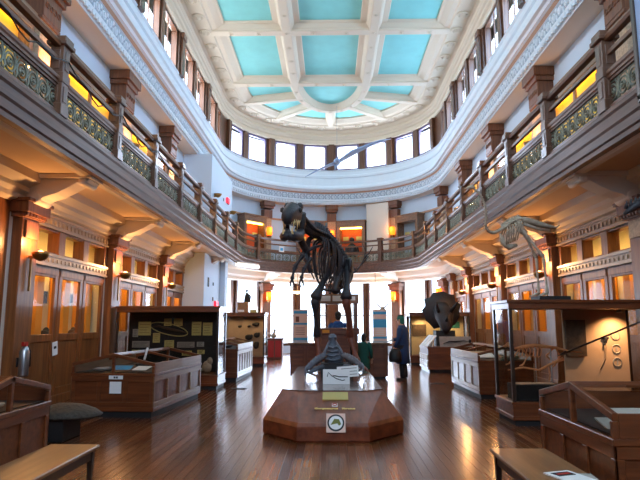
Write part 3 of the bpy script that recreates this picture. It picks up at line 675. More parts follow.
t = thing('notice', 'white notice with small heading strip on left table case front', 'notice', (-3.58, 9.45, .55))
mm = Matrix.Rotation(R(-4), 3, 'Z'); B().obox(mm @ Vector((0, .028, -.06)), .2, .006, .19, mm).build('sheet', 'paper', t, 0, True); B().obox(mm @ Vector((0, .026, .105)), .24, .008, .06, mm).build('heading', 'paper', t, 0, True)
b = B()
for u in (-.02, .02): b.obox(mm @ Vector((u, .02, .105)), .03, .004, .03, mm)
b.build('heading_mark', 'ink', t, 0, True)
b = B().obox((-3.36, 10.3, 1.0), .03, .03, .22, Matrix.Rotation(R(14), 3, 'Y')); tag(b.build('paper_tube', 'paper'), 'small white upright rod on ridge of left table case', 'rod')
Lf = table_case('dark oak table case at the lower left edge behind bench', -3.03, 4.68, -1.4, 1.5, 0, 'x', (3, 3), 'redh')
inside(Lf, [('rock_sample', 'small pale rock inside the lower left table case', -.25, .95, .75, .12, .1, .05, 0, 'bone_l')])
Rf = table_case('dark oak table case at the lower right behind bench', 1.99, 4.15, 1.6, 1.42, 0, 'x', (3, 3), 'redh', 'redx', .74, .9, 1.05)
inside(Rf, [('information_sheet', 'grey sheet in lower right table case near its aisle glass', .22, .4, .76, .2, .3, .01, 0, 'greyp'), ('information_sheet', 'white sheet in lower right table case further from aisle', .6, .95, .77, .34, .22, .01, 0, 'paper')])
D = table_case('small pale-sided table case beyond the black-backed glass case', -2.5, 15.25, -1.1, 2.3, R(-2), 'y', (2, 6), 'pale', 'redx', .85, .97, 1.1)  # pale sides carry the apse window glare in their colour
inside(D, [('rock_sample', 'dark rock sample in pale-sided table case at left', -.5, .7, .9, .4, .3, .1, 0, 'bone_d')])
Ec = table_case('pale-sided table case beside the big right glass case', 3.03, 11.85, 1.15, 2.45, R(1), 'y', (2, 4), 'pale', 'redx', .78, .92, 1.06)  # side colour paled to stand for glare from the apse windows
inside(Ec, [('information_sheet', 'white sheet lying in pale-sided right table case, nearest end', .3, .5, .86, .36, .3, .01, 0, 'paper'), ('information_sheet', 'cream sheet lying in pale-sided right table case, middle', .35, 1.2, .87, .4, .3, .01, 0, 'beige'), ('rock_sample', 'dark teal rock in near end of pale-sided right table case', .75, .25, .83, .4, .2, .09, 0, 'iron')])

def tall_case(label, x0, x1, y0, y1, back, zt=1.93, base=.34, mat='redx', grp='tall glass cases on the hall floor', lit=0, backwall=True, bx=None, lite=14):
    t = thing('glass_case', label, 'display case', ((x0+x1)/2, y0, 0), 0, grp)
    B().box(x0+.03, y0+.03, 0, x1-.03, y1-.03, .09).build('kick_base', 'black', t)
    B().box(x0, y0, .09, x1, y1, base-.04).box(x0-.02, y0-.02, base-.04, x1+.02, y1+.02, base).box(x0-.015, y0-.015, .09, x1+.015, y1+.015, .15).build('base', mat, t, .006)
    B().box(x0, y0, zt-.14, x1, y1, zt-.03).box(x0-.03, y0-.03, zt-.05, x1+.03, y1+.03, zt).build('top', mat, t, .006)
    for x in (x0, x1-.05):
        for y in (y0, y1-.05): B().box(x, y, base, x+.05, y+.05, zt-.14).build('corner_post', 'dark', t)
    for bx_ in ((x0+.05, y0+.02, x1-.05, y0+.026), (x0+.02, y0+.05, x0+.026, y1-.05), (x1-.026, y0+.05, x1-.02, y1-.05)): B().box(bx_[0], bx_[1], base, bx_[2], bx_[3], zt-.14).build('pane', 'casegl', t)
    if backwall: B().box(bx if bx else x0+.05, y1-.06, base, x1-.05, y1-.03, zt-.14).build('backboard', back, t)
    if lit:
        for k in range(lit):
            x = x0+(x1-x0)*(k+.5)/lit
            l = B().lathe([(.02,0),(.05,-.03),(.05,-.06)], (x, y0+.45, zt-.14), 10).build('spotlight', 'steel', t)
            L = add_light('case_spot', 'SPOT', (x, y0+.45, zt-.22), lite, (1, .72, .38), spot_size=R(130), spot_blend=.8, shadow_soft_size=.04); L.parent = t; L.location = Vector((x, y0+.45, zt-.22))-WLOC(t); L.rotation_euler = (R(25), 0, 0)
    return t
T1 = tall_case('tall mahogany glass case with black back panel of yellow cards', -5.12, -2.66, 13.4, 14.35, 'black', 1.95)
def flat(name, label, x0, x1, z0, z1, y, mat, cat='card', grp=None, lines=0):
    t = tag(B().box(x0, y-.01, z0, x1, y, z1).build(name, mat), label, cat, grp)
    if lines:
        b = B()
        for k in range(lines):
            z = z1-(z1-z0)*(k+1)/(lines+1); b.box(x0+.03, y-.013, z-.004, x1-.03-(x1-x0)*.2*(k % 3)/2, y-.01, z+.004)
        b.build('printed_line', 'ink', t)
    return t
yb = 14.28
for (x0, x1, z0, z1, mt, lb) in ((-4.58,-4.26,1.36,1.7,'yellowp','yellow card at upper left, left of the fossil oval'), (-4.76,-4.62,1.32,1.52,'greyp','narrow grey card at far left edge'), (-3.93,-3.74,1.6,1.78,'yellowp','small grey-yellow card at top centre left'), (-3.68,-3.46,1.6,1.78,'yellowp','small card at top centre right'),
        (-3.22,-2.98,1.36,1.7,'yellowp','yellow card right of the fossil oval'), (-4.8,-4.36,1.06,1.22,'greyp','wide grey card in left of lower row'), (-4.2,-4.02,1.18,1.42,'yellowp','upright yellow card under left end of fossil oval'), (-3.9,-3.66,1.05,1.24,'yellowp','yellow card below the fossil oval'), (-3.58,-3.14,1.06,1.2,'greyp','wide grey card in right of lower row'),
        (-4.84,-4.6,.88,1.0,'yellowp','small yellow card at lower left'), (-3.45,-3.2,.86,.98,'yellowp','small yellow card below the right grey card'), (-3.08,-2.9,1.08,1.2,'greyp','grey card at right edge, upper'), (-3.06,-2.88,.9,1.0,'yellowp','yellow card at right edge, lower'), (-2.94,-2.7,1.36,1.68,'yellowp','yellow-grey card at upper right corner')):
    sh = max(-.3, -5.02-x0); x0 += sh; x1 += sh; z0 -= .12; z1 -= .12
    flat('caption_card', lb+' in black-backed case', x0, x1, z0, z1, yb, mt, 'card', None, 4)
def mv(b): bmesh.ops.translate(b.bm, verts=b.bm.verts, vec=(-.36,0,-.15)); return b
b = B(); b.tube([(-4.16, yb-.03, 1.6), (-4.0, yb-.04, 1.62), (-3.75, yb-.04, 1.56), (-3.45, yb-.04, 1.5), (-3.3, yb-.03, 1.46)], [.05, .1, .13, .1, .03], 10, .25)
tag(mv(b).build('flipper_fossil', 'plaque'), 'long oval fossil flipper mounted in the black-backed case', 'fossil')
b = B(); b.ring((-3.74, yb-.025, 1.55), .12, .012, (3.6,0,-.7), (0,0,1), 20, 4)
pts = [Vector((-3.74 + .48*cos(a), yb-.02, 1.545 + .14*sin(a) - .17*cos(a)*.6)) for a in [2*pi*k/28 for k in range(29)]]
b = B().tube(pts, .012, 5); tag(mv(b).build('oval_outline', 'yellowp'), 'yellow oval outline round the fossil flipper', 'outline')
tag(B().ell((-3.05, 14.0, .48), .12, .1, .16, 2).ell((-2.98, 14.0, .62), .07, .07, .1, 2).build('bone_specimen', 'bone_l'), 'pale bone standing at lower right in black-backed case', 'bone')
tag(B().ell((-3.3, 14.0, .4), .14, .1, .07, 2).ell((-3.2, 14.0, .41), .08, .1, .05, 2).build('bone_specimen', 'bone_l'), 'flat pale bone lying at lower right in black-backed case', 'bone')
T2 = tall_case('tall mahogany glass case with beige back, far left of aisle', -4.0, -2.42, 20.6, 21.5, 'beige', 1.93, lit=3, lite=4)
for k, (x, z, w, h) in enumerate(((-3.35,1.42,.14,.1),(-3.0,1.42,.12,.1),(-2.75,1.5,.28,.14),(-3.0,1.02,.3,.22),(-2.7,1.1,.24,.2),(-2.72,.72,.22,.28))):
    nm = ['upper left', 'upper middle', 'upper right', 'middle left', 'middle right', 'lower right'][k]
    tag(B().ell((x-.1, 21.36, z), w/2, .06, h/2, 2).ell((x-.1+w*.3, 21.36, z+h*.2), w/4, .05, h/3, 1).build('dark_specimen', 'bone_d'), 'dark specimen at %s on the beige back of far left case' % nm, 'specimen')
# crate and statuette on that case
t = thing('wooden_crate', 'light wooden box with lit yellow front standing on far left case', 'box', (-3.2, 20.9, 1.93)); b = B().box(-3.45,20.75,1.93,-3.05,21.2,2.32); b.build('box_body', 'bench', t, .01); B().box(-3.0,20.8,1.93,-2.75,21.2,2.04).build('yellow_box', 'goldp', t); B().box(-3.42,20.74,1.95,-3.2,20.75,2.03).build('white_label', 'paper', t)
t = thing('statuette', 'small pale seated statuette on top of wooden box, far left', 'statue', (-3.12, 20.95, 2.32)); B().loft([((0,0,0),.13,.1),((0,0,.12),.12,.1),((-.01,0,.28),.08,.07),((-.02,0,.36),.03,.03)], 8).build('body', 'stone', t, 0, True); B().ell((-.02,-.01,.42), .05,.05,.065,1).tube([(.06,0,.28),(.14,-.03,.2),(.1,-.08,.1)], .025, 5).build('head', 'stone', t, 0, True)
R1 = tall_case('tall mahogany glass case with animal skeleton at right of aisle', 2.77, 5.05, 8.85, 9.75, 'beige', 1.91, .36, 'redx', 'tall glass cases on the hall floor', 0, True, 3.93)
L = add_light('case_spot', 'SPOT', (0,0,0), 55, (1, .56, .27), spot_size=R(120), spot_blend=.9, shadow_soft_size=.03); L.parent = R1; L.location = Vector((4.75, 9.4, 1.69))-WLOC(R1); L.rotation_euler = (R(22), 0, 0)
B().lathe([(.025,0),(.045,-.03),(.045,-.05)], (4.75, 9.4, 1.77), 10).build('spotlight', 'steel', R1)
tag(B().box(3.95, 9.62, 1.0, 4.28, 9.68, 1.6).build('relief_plaque', 'plaque'), 'square dark brown relief plaque hung inside the right glass case', 'plaque')
tag(B().tube([(3.75, 9.2, 1.08), (5.0, 9.2, 1.58)], .016, 6).tube([(3.62, 9.2, 1.03), (3.76, 9.2, 1.085)], [.004, .035], 6).build('spear', 'dark'), 'long thin dark spear slanting across the right glass case', 'spear')
t = thing('hanging_tool', 'dark hafted tool hung on beige back of right case', 'tool', (4.62, 9.66, 1.4)); B().tube([(4.6, 9.66, 1.18), (4.62, 9.66, 1.34)], .018, 6).tube([(4.62, 9.66, 1.18), (4.6, 9.66, .95), (4.5, 9.66, .78)], .006, 5).build('haft', 'ink', t); B().ell((4.62, 9.66, 1.3), .07, .02, .03, 1).build('head', 'ink', t)
for k, z in enumerate((1.34, 1.12, .9)):
    tag(B().ring((4.8, 9.68, z), .07, .008, (1,0,0), (0,0,1), 14, 4).box(4.79, 9.675, z-.04, 4.81, 9.685, z+.03).build('round_badge', 'greyp'), '%s of three pale round outlines on the right case back' % ['topmost', 'middle', 'lowest'][k], 'badge')
t = thing('display_block', 'black block with pale papers on top inside right glass case', 'display block', (3.2, 9.1, .36)); B().box(2.86, 8.95, .36, 3.6, 9.4, .6).build('block', 'black', t); B().obox((3.05, 9.1, .61), .3, .24, .008, Matrix.Rotation(.2, 3, 'Z')).obox((3.35, 9.12, .612), .28, .22, .008, Matrix.Rotation(-.1, 3, 'Z')).build('paper', 'beige', t)
# prowling skeleton held on a rod
t = thing('animal_skeleton', 'reddish prowling animal skeleton inside the right glass case', 'skeleton', (3.25, 9.3, .95))
W_ = lambda x, z, dy=0: (x, 9.3+dy, z)
B().tube([W_(2.98,1.14), W_(3.12,1.17), W_(3.3,1.19), W_(3.5,1.17), W_(3.66,1.15)], [.016,.03,.032,.03,.024], 6).build('spine', 'bone_r', t)
B().ell(W_(2.9,1.2), .07, .045, .045, 2).ell(W_(2.83,1.18), .045, .03, .028, 1).build('skull', 'bone_r', t)
B().tube([W_(3.66,1.15), W_(3.85,1.1), W_(4.05,1.08)], [.02,.014,.006], 5).build('tail', 'bone_r', t)
for k in range(6):
    x = 3.08+k*.06; b = B()
    for u in (-1, 1): b.tube([W_(x,1.17), W_(x,1.12,u*.08), W_(x-.02,1.03,u*.07), W_(x-.03,1.0,u*.01)], .007, 4)
    b.build('rib', 'bone_r', t)
for pts in ([(3.08,1.14),(2.98,1.02),(2.9,.9)], [(3.12,1.14),(3.2,1.02),(3.12,.88)], [(3.62,1.14),(3.5,1.02),(3.62,.9)], [(3.66,1.14),(3.72,1.02),(3.62,.86)]):
    u = random.choice((-.06, .06)); b = B().bone(W_(*pts[0],u), W_(*pts[1],u), .012, 5).bone(W_(*pts[1],u), W_(*pts[2],u), .01, 5).tube([W_(*pts[2],u), W_(pts[2][0]-.06, pts[2][1]-.02, u)], .012, 5); b.build('leg', 'bone_r', t)
tag(B().tube([W_(2.85,.8), W_(3.1,.84), W_(3.35,.8), W_(3.55,.9), W_(3.75,.98)], [.012,.018,.018,.022,.03], 6).tube([W_(3.5,.88), W_(3.52,.72), W_(3.5,.62)], .012, 5).build('curved_bone', 'bone_r'), 'long curved brown bone below the prowling skeleton', 'bone')
t = thing('support_rod', 'steel rods holding the skeleton in right glass case', 'stand', (3.3, 9.3, .36))
B().tube([(3.3,9.3,.36),(3.3,9.3,1.17)], .008, 5).tube([(3.55,9.3,.36),(3.55,9.3,1.15)], .008, 5).build('rod', 'steel', t)

# case with open pages, horned skull, far right lit case
Fc = thing('sloped_cabinet', 'brown cabinet with white sloping pages beneath horned skull', 'cabinet', (3.05, 18.0, 0))
B().box(3.05, 18.0, .1, 4.5, 19.6, .78).box(3.03, 17.98, .74, 4.52, 19.62, .8).box(3.03,17.98,.1,4.52,19.62,.16).build('body', 'redx', Fc, .006); B().box(3.08,18.03,0,4.46,19.58,.1).build('kick_base', 'blackgloss', Fc)
b = B()
for k in range(4): b.box(3.02, 18.05+k*.39, .18, 3.05, 18.38+k*.39, .36).box(3.02, 18.05+k*.39, .4, 3.05, 18.38+k*.39, .56)
b.build('drawer_front', 'pale', Fc, .004)
for k in range(3):
    m = Matrix.Rotation(R(-48), 3, 'Y'); tag(B().obox((3.2, 18.3+k*.5, .98), .46, .4, .02, m).obox((3.22, 18.3+k*.5, .9), .03, .3, .2, Matrix()).build('page_board', 'paper'), '%s white sloping page board on the cabinet below skull' % ['nearest', 'middle', 'farthest'][k], 'board')
t = thing('fish_slab', 'grey slab with black fossil fish leaning on brown cabinet', 'fossil', (3.95, 18.1, .8)); m = Matrix.Rotation(R(-20), 3, 'X'); B().obox((3.95, 18.15, .96), 1.0, .04, .34, m).build('slab', 'rock', t)
B().tube([(3.55,18.09,.9),(3.75,18.08,.98),(3.95,18.08,.97),(4.2,18.09,1.0),(4.4,18.09,.96)], [.01,.05,.06,.03,.01], 6, .4).ell((4.4,18.1,.98),.05,.015,.07,1).build('fish', 'ink', t)
t = thing('horned_skull', 'huge dark frilled three-horned skull on a black stand', 'skull', (3.95, 19.2, .8))
B().box(3.5, 19.0, .8, 4.14, 19.5, 1.3).box(3.72,19.1,1.3,3.92,19.4,1.7).build('stand', 'black', t)
b = B(); n = 22; ctr = Vector((3.82, 19.55, 1.98)); v0 = b.bm.verts.new(ctr + Vector((0,-.12,0))); rg = []
for ly, sc in ((-.1,.5),(.02,1.0),(.1,.98)):
    row = []
    for k in range(n):
        a = 2*pi*k/n; rr = .64*(1+.06*(1 if k % 2 else -1)+.05*sin(k*2.3))*sc; zz = sin(a)*rr*1.02
        row.append(b.bm.verts.new(ctr + Vector((cos(a)*rr, ly, zz))))
    rg.append(row)
v1 = b.bm.verts.new(ctr + Vector((0,.08,0)))
for k in range(n):
    j = (k+1) % n; b.face([v0, rg[0][k], rg[0][j]], True); b.face([rg[0][k], rg[1][k], rg[1][j], rg[0][j]], True); b.face([rg[1][k], rg[2][k], rg[2][j], rg[1][j]], True); b.face([rg[2][k], v1, rg[2][j]], True)
b.build('frill', 'bone_d', t)
B().tube([(3.82,19.5,2.0),(3.82,19.2,1.82),(3.82,19.0,1.6),(3.82,18.9,1.36),(3.82,18.92,1.2)], [.3,.32,.25,.17,.06], 12).ell((3.65,19.05,1.8),.09,.1,.09,1).ell((3.99,19.05,1.8),.09,.1,.09,1).build('face', 'bone_d', t)
for u in (-1, 1): B().tube([(3.82+u*.2,19.1,1.92),(3.82+u*.3,18.8,2.1),(3.82+u*.36,18.5,2.26)], [.08,.055,.008], 8).build('brow_horn', 'bone_d', t)
B().tube([(3.82,18.8,1.62),(3.82,18.66,1.72),(3.82,18.58,1.84)], [.06,.04,.008], 7).build('nose_horn', 'bone_d', t)
T3 = tall_case('warm-lit mahogany glass case behind the horned skull', 2.95, 5.2, 21.3, 22.2, 'cream_int', 1.95, .36, 'redx', 'tall glass cases on the hall floor', 2, lite=30)
flat('picture', 'dark red picture on the back of warm-lit case, left', 3.15, 3.7, 1.05, 1.5, 22.13, 'plaque', 'picture')
flat('picture', 'green picture on the back of warm-lit case, right', 4.6, 5.0, 1.35, 1.6, 22.13, 'green', 'picture')

# ------------------------------------------------------------------ plinth with dinosaur
P = thing('dinosaur_plinth', 'long mahogany plinth with slanted front under the dinosaur', 'plinth', (.04, 8.2, 0))
lo = [(-.97,8.22),(-.46,7.6),(.5,7.6),(1.02,8.22),(1.02,13.6),(.5,14.15),(-.46,14.15),(-.97,13.6)]
def inset(p, d): c = Vector((.03, 10.9)); return [(x-d if x > 0 else x+d, y-d if y > 10 else y+d) for x, y in p]
b = B(); b.prism([(x,y,0) for x,y in inset(lo,.012)], (0,0,.02)); b.prism([(x,y,.02) for x,y in lo], (0,0,.19)); b.build('base', 'plinth', P, .01)
hi = [(-.76,8.82),(-.5,8.6),(.5,8.6),(.78,8.82),(.78,13.2),(.5,13.5),(-.5,13.5),(-.76,13.2)]; lo2 = inset(lo, .004)
b = B(); va = [b.bm.verts.new((x,y,.21)) for x,y in lo2]; vm = [b.bm.verts.new((x,y,.25)) for x,y in inset(lo,.03)]; vb = [b.bm.verts.new((x,y,.54)) for x,y in hi]
for g, h in ((va,vm),(vm,vb)):
    for k in range(8): j = (k+1) % 8; b.face([g[k], g[j], h[j], h[k]])
b.build('slanted_side', 'plinth', P)
B().prism([(x,y,.54) for x,y in hi], (0,0,.015)).build('top_board', 'slab', P)
def slant(y): return .25+(y-7.63)*(.29)/(8.6-7.63)
ms = Matrix.Rotation(atan(.29/.97), 3, 'X')
B().obox((.06, 8.42, slant(8.42)+.008), .37, .26, .012, ms).build('gold_label', 'goldp', P)
B().obox((.05, 8.13, slant(8.13)+.008), .08, .08, .012, ms).build('badge_ground', 'paper', P)
b = B(); b.ring((.05, 8.13, slant(8.13)+.016), .03, .008, (1,0,0), ms @ Vector((0,1,0)), 14, 4); b.build('round_badge', 'redpaint', P)
mg = Matrix.Rotation(R(62), 3, 'X'); c = Vector((.06, 7.63, .25))
B().obox(c, .25, .25, .014, mg).build('sign_ground', 'peach', P)
nn = 24; disc = lambda r, d: [c + mg @ Vector((r*cos(2*pi*k/nn), r*sin(2*pi*k/nn), d)) for k in range(nn)]
B().prism(disc(.112, .008), mg @ Vector((0,0,.004))).build('sign_rim', 'black', P)
B().prism(disc(.09, .012), mg @ Vector((0,0,.004))).build('sign_disc', 'paper', P)
B().prism([c + mg @ Vector((u, v, .017)) for u, v in ((-.05,.0),(-.02,.05),(.04,.045),(.07,-.02),(.04,-.04),(.02,-.01),(-.03,-.02),(-.07,-.03))], mg @ Vector((0,0,.003))).build('sign_figure', 'olive', P)
def text(s, size, loc, rotm, mat, parent, name, sx=1):
    cu = bpy.data.curves.new('lettering', 'FONT'); cu.body = s; cu.size = size; cu.align_x = 'CENTER'; cu.align_y = 'CENTER'; cu.extrude = .002; cu.offset = .0026
    o = bpy.data.objects.new('tmp', cu); COL.objects.link(o); dg = bpy.context.evaluated_depsgraph_get(); me = bpy.data.meshes.new_from_object(o.evaluated_get(dg)); bpy.data.objects.remove(o)
    me.materials.clear(); me.materials.append(M[mat]); q = bpy.data.objects.new(name, me); COL.objects.link(q); q.parent = parent; q.location = Vector(loc)-WLOC(parent); q.rotation_euler = rotm.to_euler(); q.scale = (sx,1,1); return q
text('Gorgosaurus   libratus', .062, (.05, 8.03, slant(8.03)+.006), ms, 'gold', P, 'gold_lettering', 1.0)

D_ = thing('dinosaur_skeleton', 'dark mounted dinosaur skeleton with open toothed jaws on the plinth', 'skeleton', (.1, 12, .555))
# skull
hx, hy, hz = -.72, 10.55, 3.52
b = B(); b.tube([(hx+.02,hy+.42,hz+.1),(hx,hy+.25,hz+.14),(hx-.02,hy,hz+.1),(hx-.05,hy-.28,hz+.02),(hx-.08,hy-.48,hz-.06),(hx-.09,hy-.54,hz-.1)], [.12,.18,.18,.14,.11,.05], 12, 1.3)
for u in (-1, 1): b.ell((hx+u*.12,hy+.16,hz+.27), .07, .14, .09, 2).tube([(hx+u*.15,hy+.2,hz+.15),(hx+u*.16,hy+.34,hz-.05),(hx+u*.14,hy+.3,hz-.22)], [.09,.07,.05], 7).ell((hx+u*.17-.03,hy-.08,hz+.16), .05,.07,.06,1)
sk = b.build('skull', 'bone_d', D_)
b = B()
for u in (-1, 1): b.tube([(hx+u*.14,hy+.3,hz-.2),(hx-.01+u*.12,hy+.02,hz-.33),(hx-.05+u*.09,hy-.28,hz-.38),(hx-.07,hy-.44,hz-.37)], [.08,.11,.095,.07], 8)
b.ell((hx-.05,hy-.18,hz-.37),.1,.24,.08,2)
jaw = b.build('lower_jaw', 'bone_d', D_)
for k in range(5):
    f = k/4
    for u in (-1, 1):
        x = hx-.01-.06*f+u*(.13-.05*f); y = hy-.02-.44*f; L = .16 if k in (1,3) else .08
        B().tube([(x,y,hz-.03-.04*f),(x-.005,y+.02,hz-.05-.04*f-L)], [.022,.003], 6).build('tooth', 'teeth', sk)
        if k % 2 == 0: B().tube([(x,y+.04,hz-.36),(x,y+.03,hz-.36+.13)], [.03,.003], 6).build('tooth', 'teeth', jaw)
def smooth(pts, n=6):
    pts = [Vector(p) for p in pts]; out = []
    for i in range(len(pts)-1):
        p0, p1, p2, p3 = pts[max(i-1,0)], pts[i], pts[i+1], pts[min(i+2,len(pts)-1)]
        for k in range(n):
            t = k/n; out.append(.5*((2*p1)+(p2-p0)*t+(2*p0-5*p1+4*p2-p3)*t*t+(3*p1-p0-3*p2+p3)*t**3))
    return out+[pts[-1]]
def vertebrae(b, pts, r0, r1, sp, n=6):
    q = smooth(pts, n); N = len(q)
    b.tube(q, [r0+(r1-r0)*i/(N-1) for i in range(N)], 7)
    for i, p in enumerate(q):
        r = r0+(r1-r0)*i/(N-1); t = (q[min(i+1,N-1)]-q[max(i-1,0)]).normalized(); side = t.cross(Vector((0,0,1)));
        if side.length < .1: side = Vector((1,0,0))
        side.normalize(); upv = side.cross(t)
        b.ell(p, r*1.35, r*1.35, r*1.25, 1); b.tube([p, p+upv*(r+sp)], [r*.7, r*.35], 5)
        b.tube([p-side*(r*1.9), p+side*(r*1.9)], [r*.3, r*.3], 5)
    return q
neck = [(-.66,10.9,3.6),(-.56,11.12,3.52),(-.45,11.3,3.44),(-.32,11.48,3.4)]
b = B(); vertebrae(b, neck, .1, .1, .07, 5); b.tube(smooth([(-.64,10.95,3.42),(-.6,11.1,3.2),(-.5,11.25,3.02)], 4), [.08]*9, 7); b.build('neck', 'bone_d', D_)
back = [(-.32,11.48,3.4),(-.16,11.7,3.36),(.0,11.98,3.22),(.16,12.3,3.05),(.3,12.55,2.85)]
b = B(); bq = vertebrae(b, back, .1, .1, .14, 4); b.build('backbone', 'bone_d', D_)
tail = [(.3,12.55,2.85),(.36,12.95,2.66),(.34,13.35,2.5),(.22,13.7,2.4),(.0,13.95,2.36),(-.3,14.05,2.38)]
b = B(); vertebrae(b, tail, .1, .02, .08, 5); b.build('tail', 'bone_d', D_)
for i in range(9):
    p = bq[min(int(i*1.4), len(bq)-4)] + Vector((0,0,-.05)); L = .6+.35*sin(pi*(i+1)/10)
    for u in (-1, 1):
        w = .17+.05*sin(pi*(i+1)/10)
        B().tube(smooth([p, p+Vector((u*w*.8,.02,-.06)), p+Vector((u*w,.04,-.35*L)), p+Vector((u*w*.85,.12,-.75*L)), p+Vector((u*.1,.16,-L))], 3), [.026]*5+[.022]*5+[.014]*3, 5).build('rib', 'bone_d', D_)
B().ell((.26,12.45,2.85),.08,.42,.2,2).ell((.02,12.4,2.83),.08,.4,.2,2).ell((.42,12.4,2.78),.07,.36,.22,2).tube([(.2,12.2,2.7),(.1,11.95,2.35),(.1,11.85,2.2)], [.09,.07,.09], 8).tube([(.24,12.6,2.7),(.22,12.8,2.4)], [.08,.05], 7).build('pelvis', 'bone_d', D_)
B().tube([(-.54,11.3,2.95),(-.36,11.5,3.1),(-.12,11.75,3.2)], [.05,.07,.04], 7, .5).tube([(-.55,11.25,2.98),(-.4,11.2,2.55)], [.06,.05], 7).build('shoulder_blade', 'bone_d', D_)
for pts in ([(-.56,11.12,2.9),(-.72,11.05,2.64),(-.76,10.95,2.4)], [(-.4,11.18,2.85),(-.54,11.08,2.6),(-.58,11.0,2.42)]):
    b = B().bone(pts[0],pts[1],.032,7).bone(pts[1],pts[2],.026,7); e = Vector(pts[2])
    for k in range(2): b.tube([e, e+Vector((-.03+k*.06,-.06,-.08)), e+Vector((-.02+k*.07,-.1,-.14)), e+Vector((.01+k*.06,-.07,-.19))], [.024,.02,.016,.004], 6)
    b.build('arm', 'bone_d', D_)
for side, (kx, ax, fx), ym in (('l', (-.34, -.3, -.24), 0), ('r', (.32, .42, .55), .1)):
    hip = Vector((.0 if side == 'l' else .38, 12.35, 2.8)); kn = Vector((kx, 11.9, 2.05)); an = Vector((ax, 12.35, 1.25)); to = Vector((fx, 12.05, .72))
    lg = B().bone(hip, kn, .075, 9).build('leg', 'bone_d', D_)
    B().bone(kn, an, .055, 9).tube([kn+Vector((.05,.05,0)), an+Vector((.06,.04,0))], .025, 6).build('shin', 'copper' if side == 'r' else 'bone_d', lg)
    b = B().bone(an, to, .05, 8)
    for k in (-1, 0, 1): b.tube([to, to+Vector((k*.1,-.16,-.06)), to+Vector((k*.17,-.32,-.11)), to+Vector((k*.2,-.42,-.15))], [.05,.042,.035,.008], 7)
    b.build('foot', 'copper', lg)
t = thing('steel_support', 'dark steel post holding up the dinosaur skeleton', 'support', (.15, 12.5, .555)); B().tube([(.46,12.75,.555),(.44,12.75,1.8),(.3,12.5,2.7)], .028, 8).lathe([(.16,0),(.16,.02),(.03,.03)], (.46,12.75,.555), 14).build('post', 'black', t)

# grey skull cast with its two jaw halves in front of the legs
G = thing('fossil_cast', 'grey fossil cast with two ribbed arms spread, below the dinosaur', 'fossil', (.08, 11.2, .555))
B().box(-.2, 11.0, .555, .42, 11.5, .78).build('stand', 'black', G)
b = B(); b.loft([((.06,11.25,.78),.19,.12),((.05,11.25,.88),.18,.12),((.04,11.27,1.0),.15,.1),((.03,11.28,1.1),.11,.08),((.03,11.28,1.2),.08,.08),((.03,11.26,1.25),.09,.09),((.03,11.24,1.31),.075,.08),((.03,11.24,1.34),.03,.03)], 12)
for u in (-1, 1): b.ell((.03+u*.05,11.17,1.27),.03,.03,.03,1).tube([(.03+u*.06,11.22,1.2),(.04+u*.15,11.15,1.02),(.05+u*.2,11.1,.88)], [.02,.03,.04], 7)
for k in range(4): b.tube([(-.06-.02*k,11.14-.01*k,1.1-.08*k),(.03,11.12-.01*k,1.07-.08*k),(.12+.02*k,11.14-.01*k,1.1-.08*k)], .018, 5)
b.build('body', 'bone_g', G)
for u in (-1, 1):
    b = B(); e = Vector((-.44,10.45,.71)) if u < 0 else Vector((.55,10.45,.76)); s = Vector((.05+u*.17,11.05,.92)); q = [s+(e-s)*k/8+Vector((0,0,.04*sin(pi*k/8))) for k in range(9)]
    b.tube(q, [.04,.055,.06,.06,.06,.055,.05,.045,.03], 8)
    for k in range(1, 9): b.tube([q[k]+Vector((0,0,.06)), q[k]+Vector((u*.03,-.06,.0)), q[k]+Vector((u*.03,-.06,-.11))], [.026,.03,.012], 5)
    b.tube([q[0]+Vector((0,.05,-.2)), q[4]+Vector((0,.05,-.16)), q[8]+Vector((-u*.04,.05,-.06))], [.06,.05,.03], 7)
    b.build('ribbed_arm', 'bone_g', G)
for (x, y, w, h, rz, lb, ln) in ((.085, 9.45, .44, .24, 0, 'white card with black line drawing in front of grey cast', 1), (.28, 9.62, .36, .18, -.08, 'tilted white text card behind the line drawing card', 0)):
    t = thing('display_card', lb, 'card', (x, y, .555)); m = Matrix.Rotation(rz, 3, 'Y') @ Matrix.Rotation(R(-10), 3, 'X'); z = .555+h/2+(0 if ln else .1)
    B().obox((x,y,z), w, .006, h, m).build('sheet', 'paper', t)
    b = B().obox((x, y+.07, .555+(z-.555)/2), .04, .1, (z-.555), Matrix()); b.build('prop', 'black', t)
    b = B(); yo = Vector((x,y,z))
    if ln:
        b.tube([yo + m @ Vector((u, -.006, v)) for u, v in ((-.15,.0),(-.13,.07),(-.08,.02),(0,-.03),(.1,-.06),(.14,-.05))], .007, 4).tube([yo + m @ Vector((u, -.006, v)) for u, v in ((-.05,.02),(.05,0),(.19,0))], .008, 4)
    else:
        for k in range(3): b.obox(yo + m @ Vector((.02,-.005,.05-k*.05)), .26, .003, .008, m)
    b.build('drawing' if ln else 'printed_text', 'ink', t)

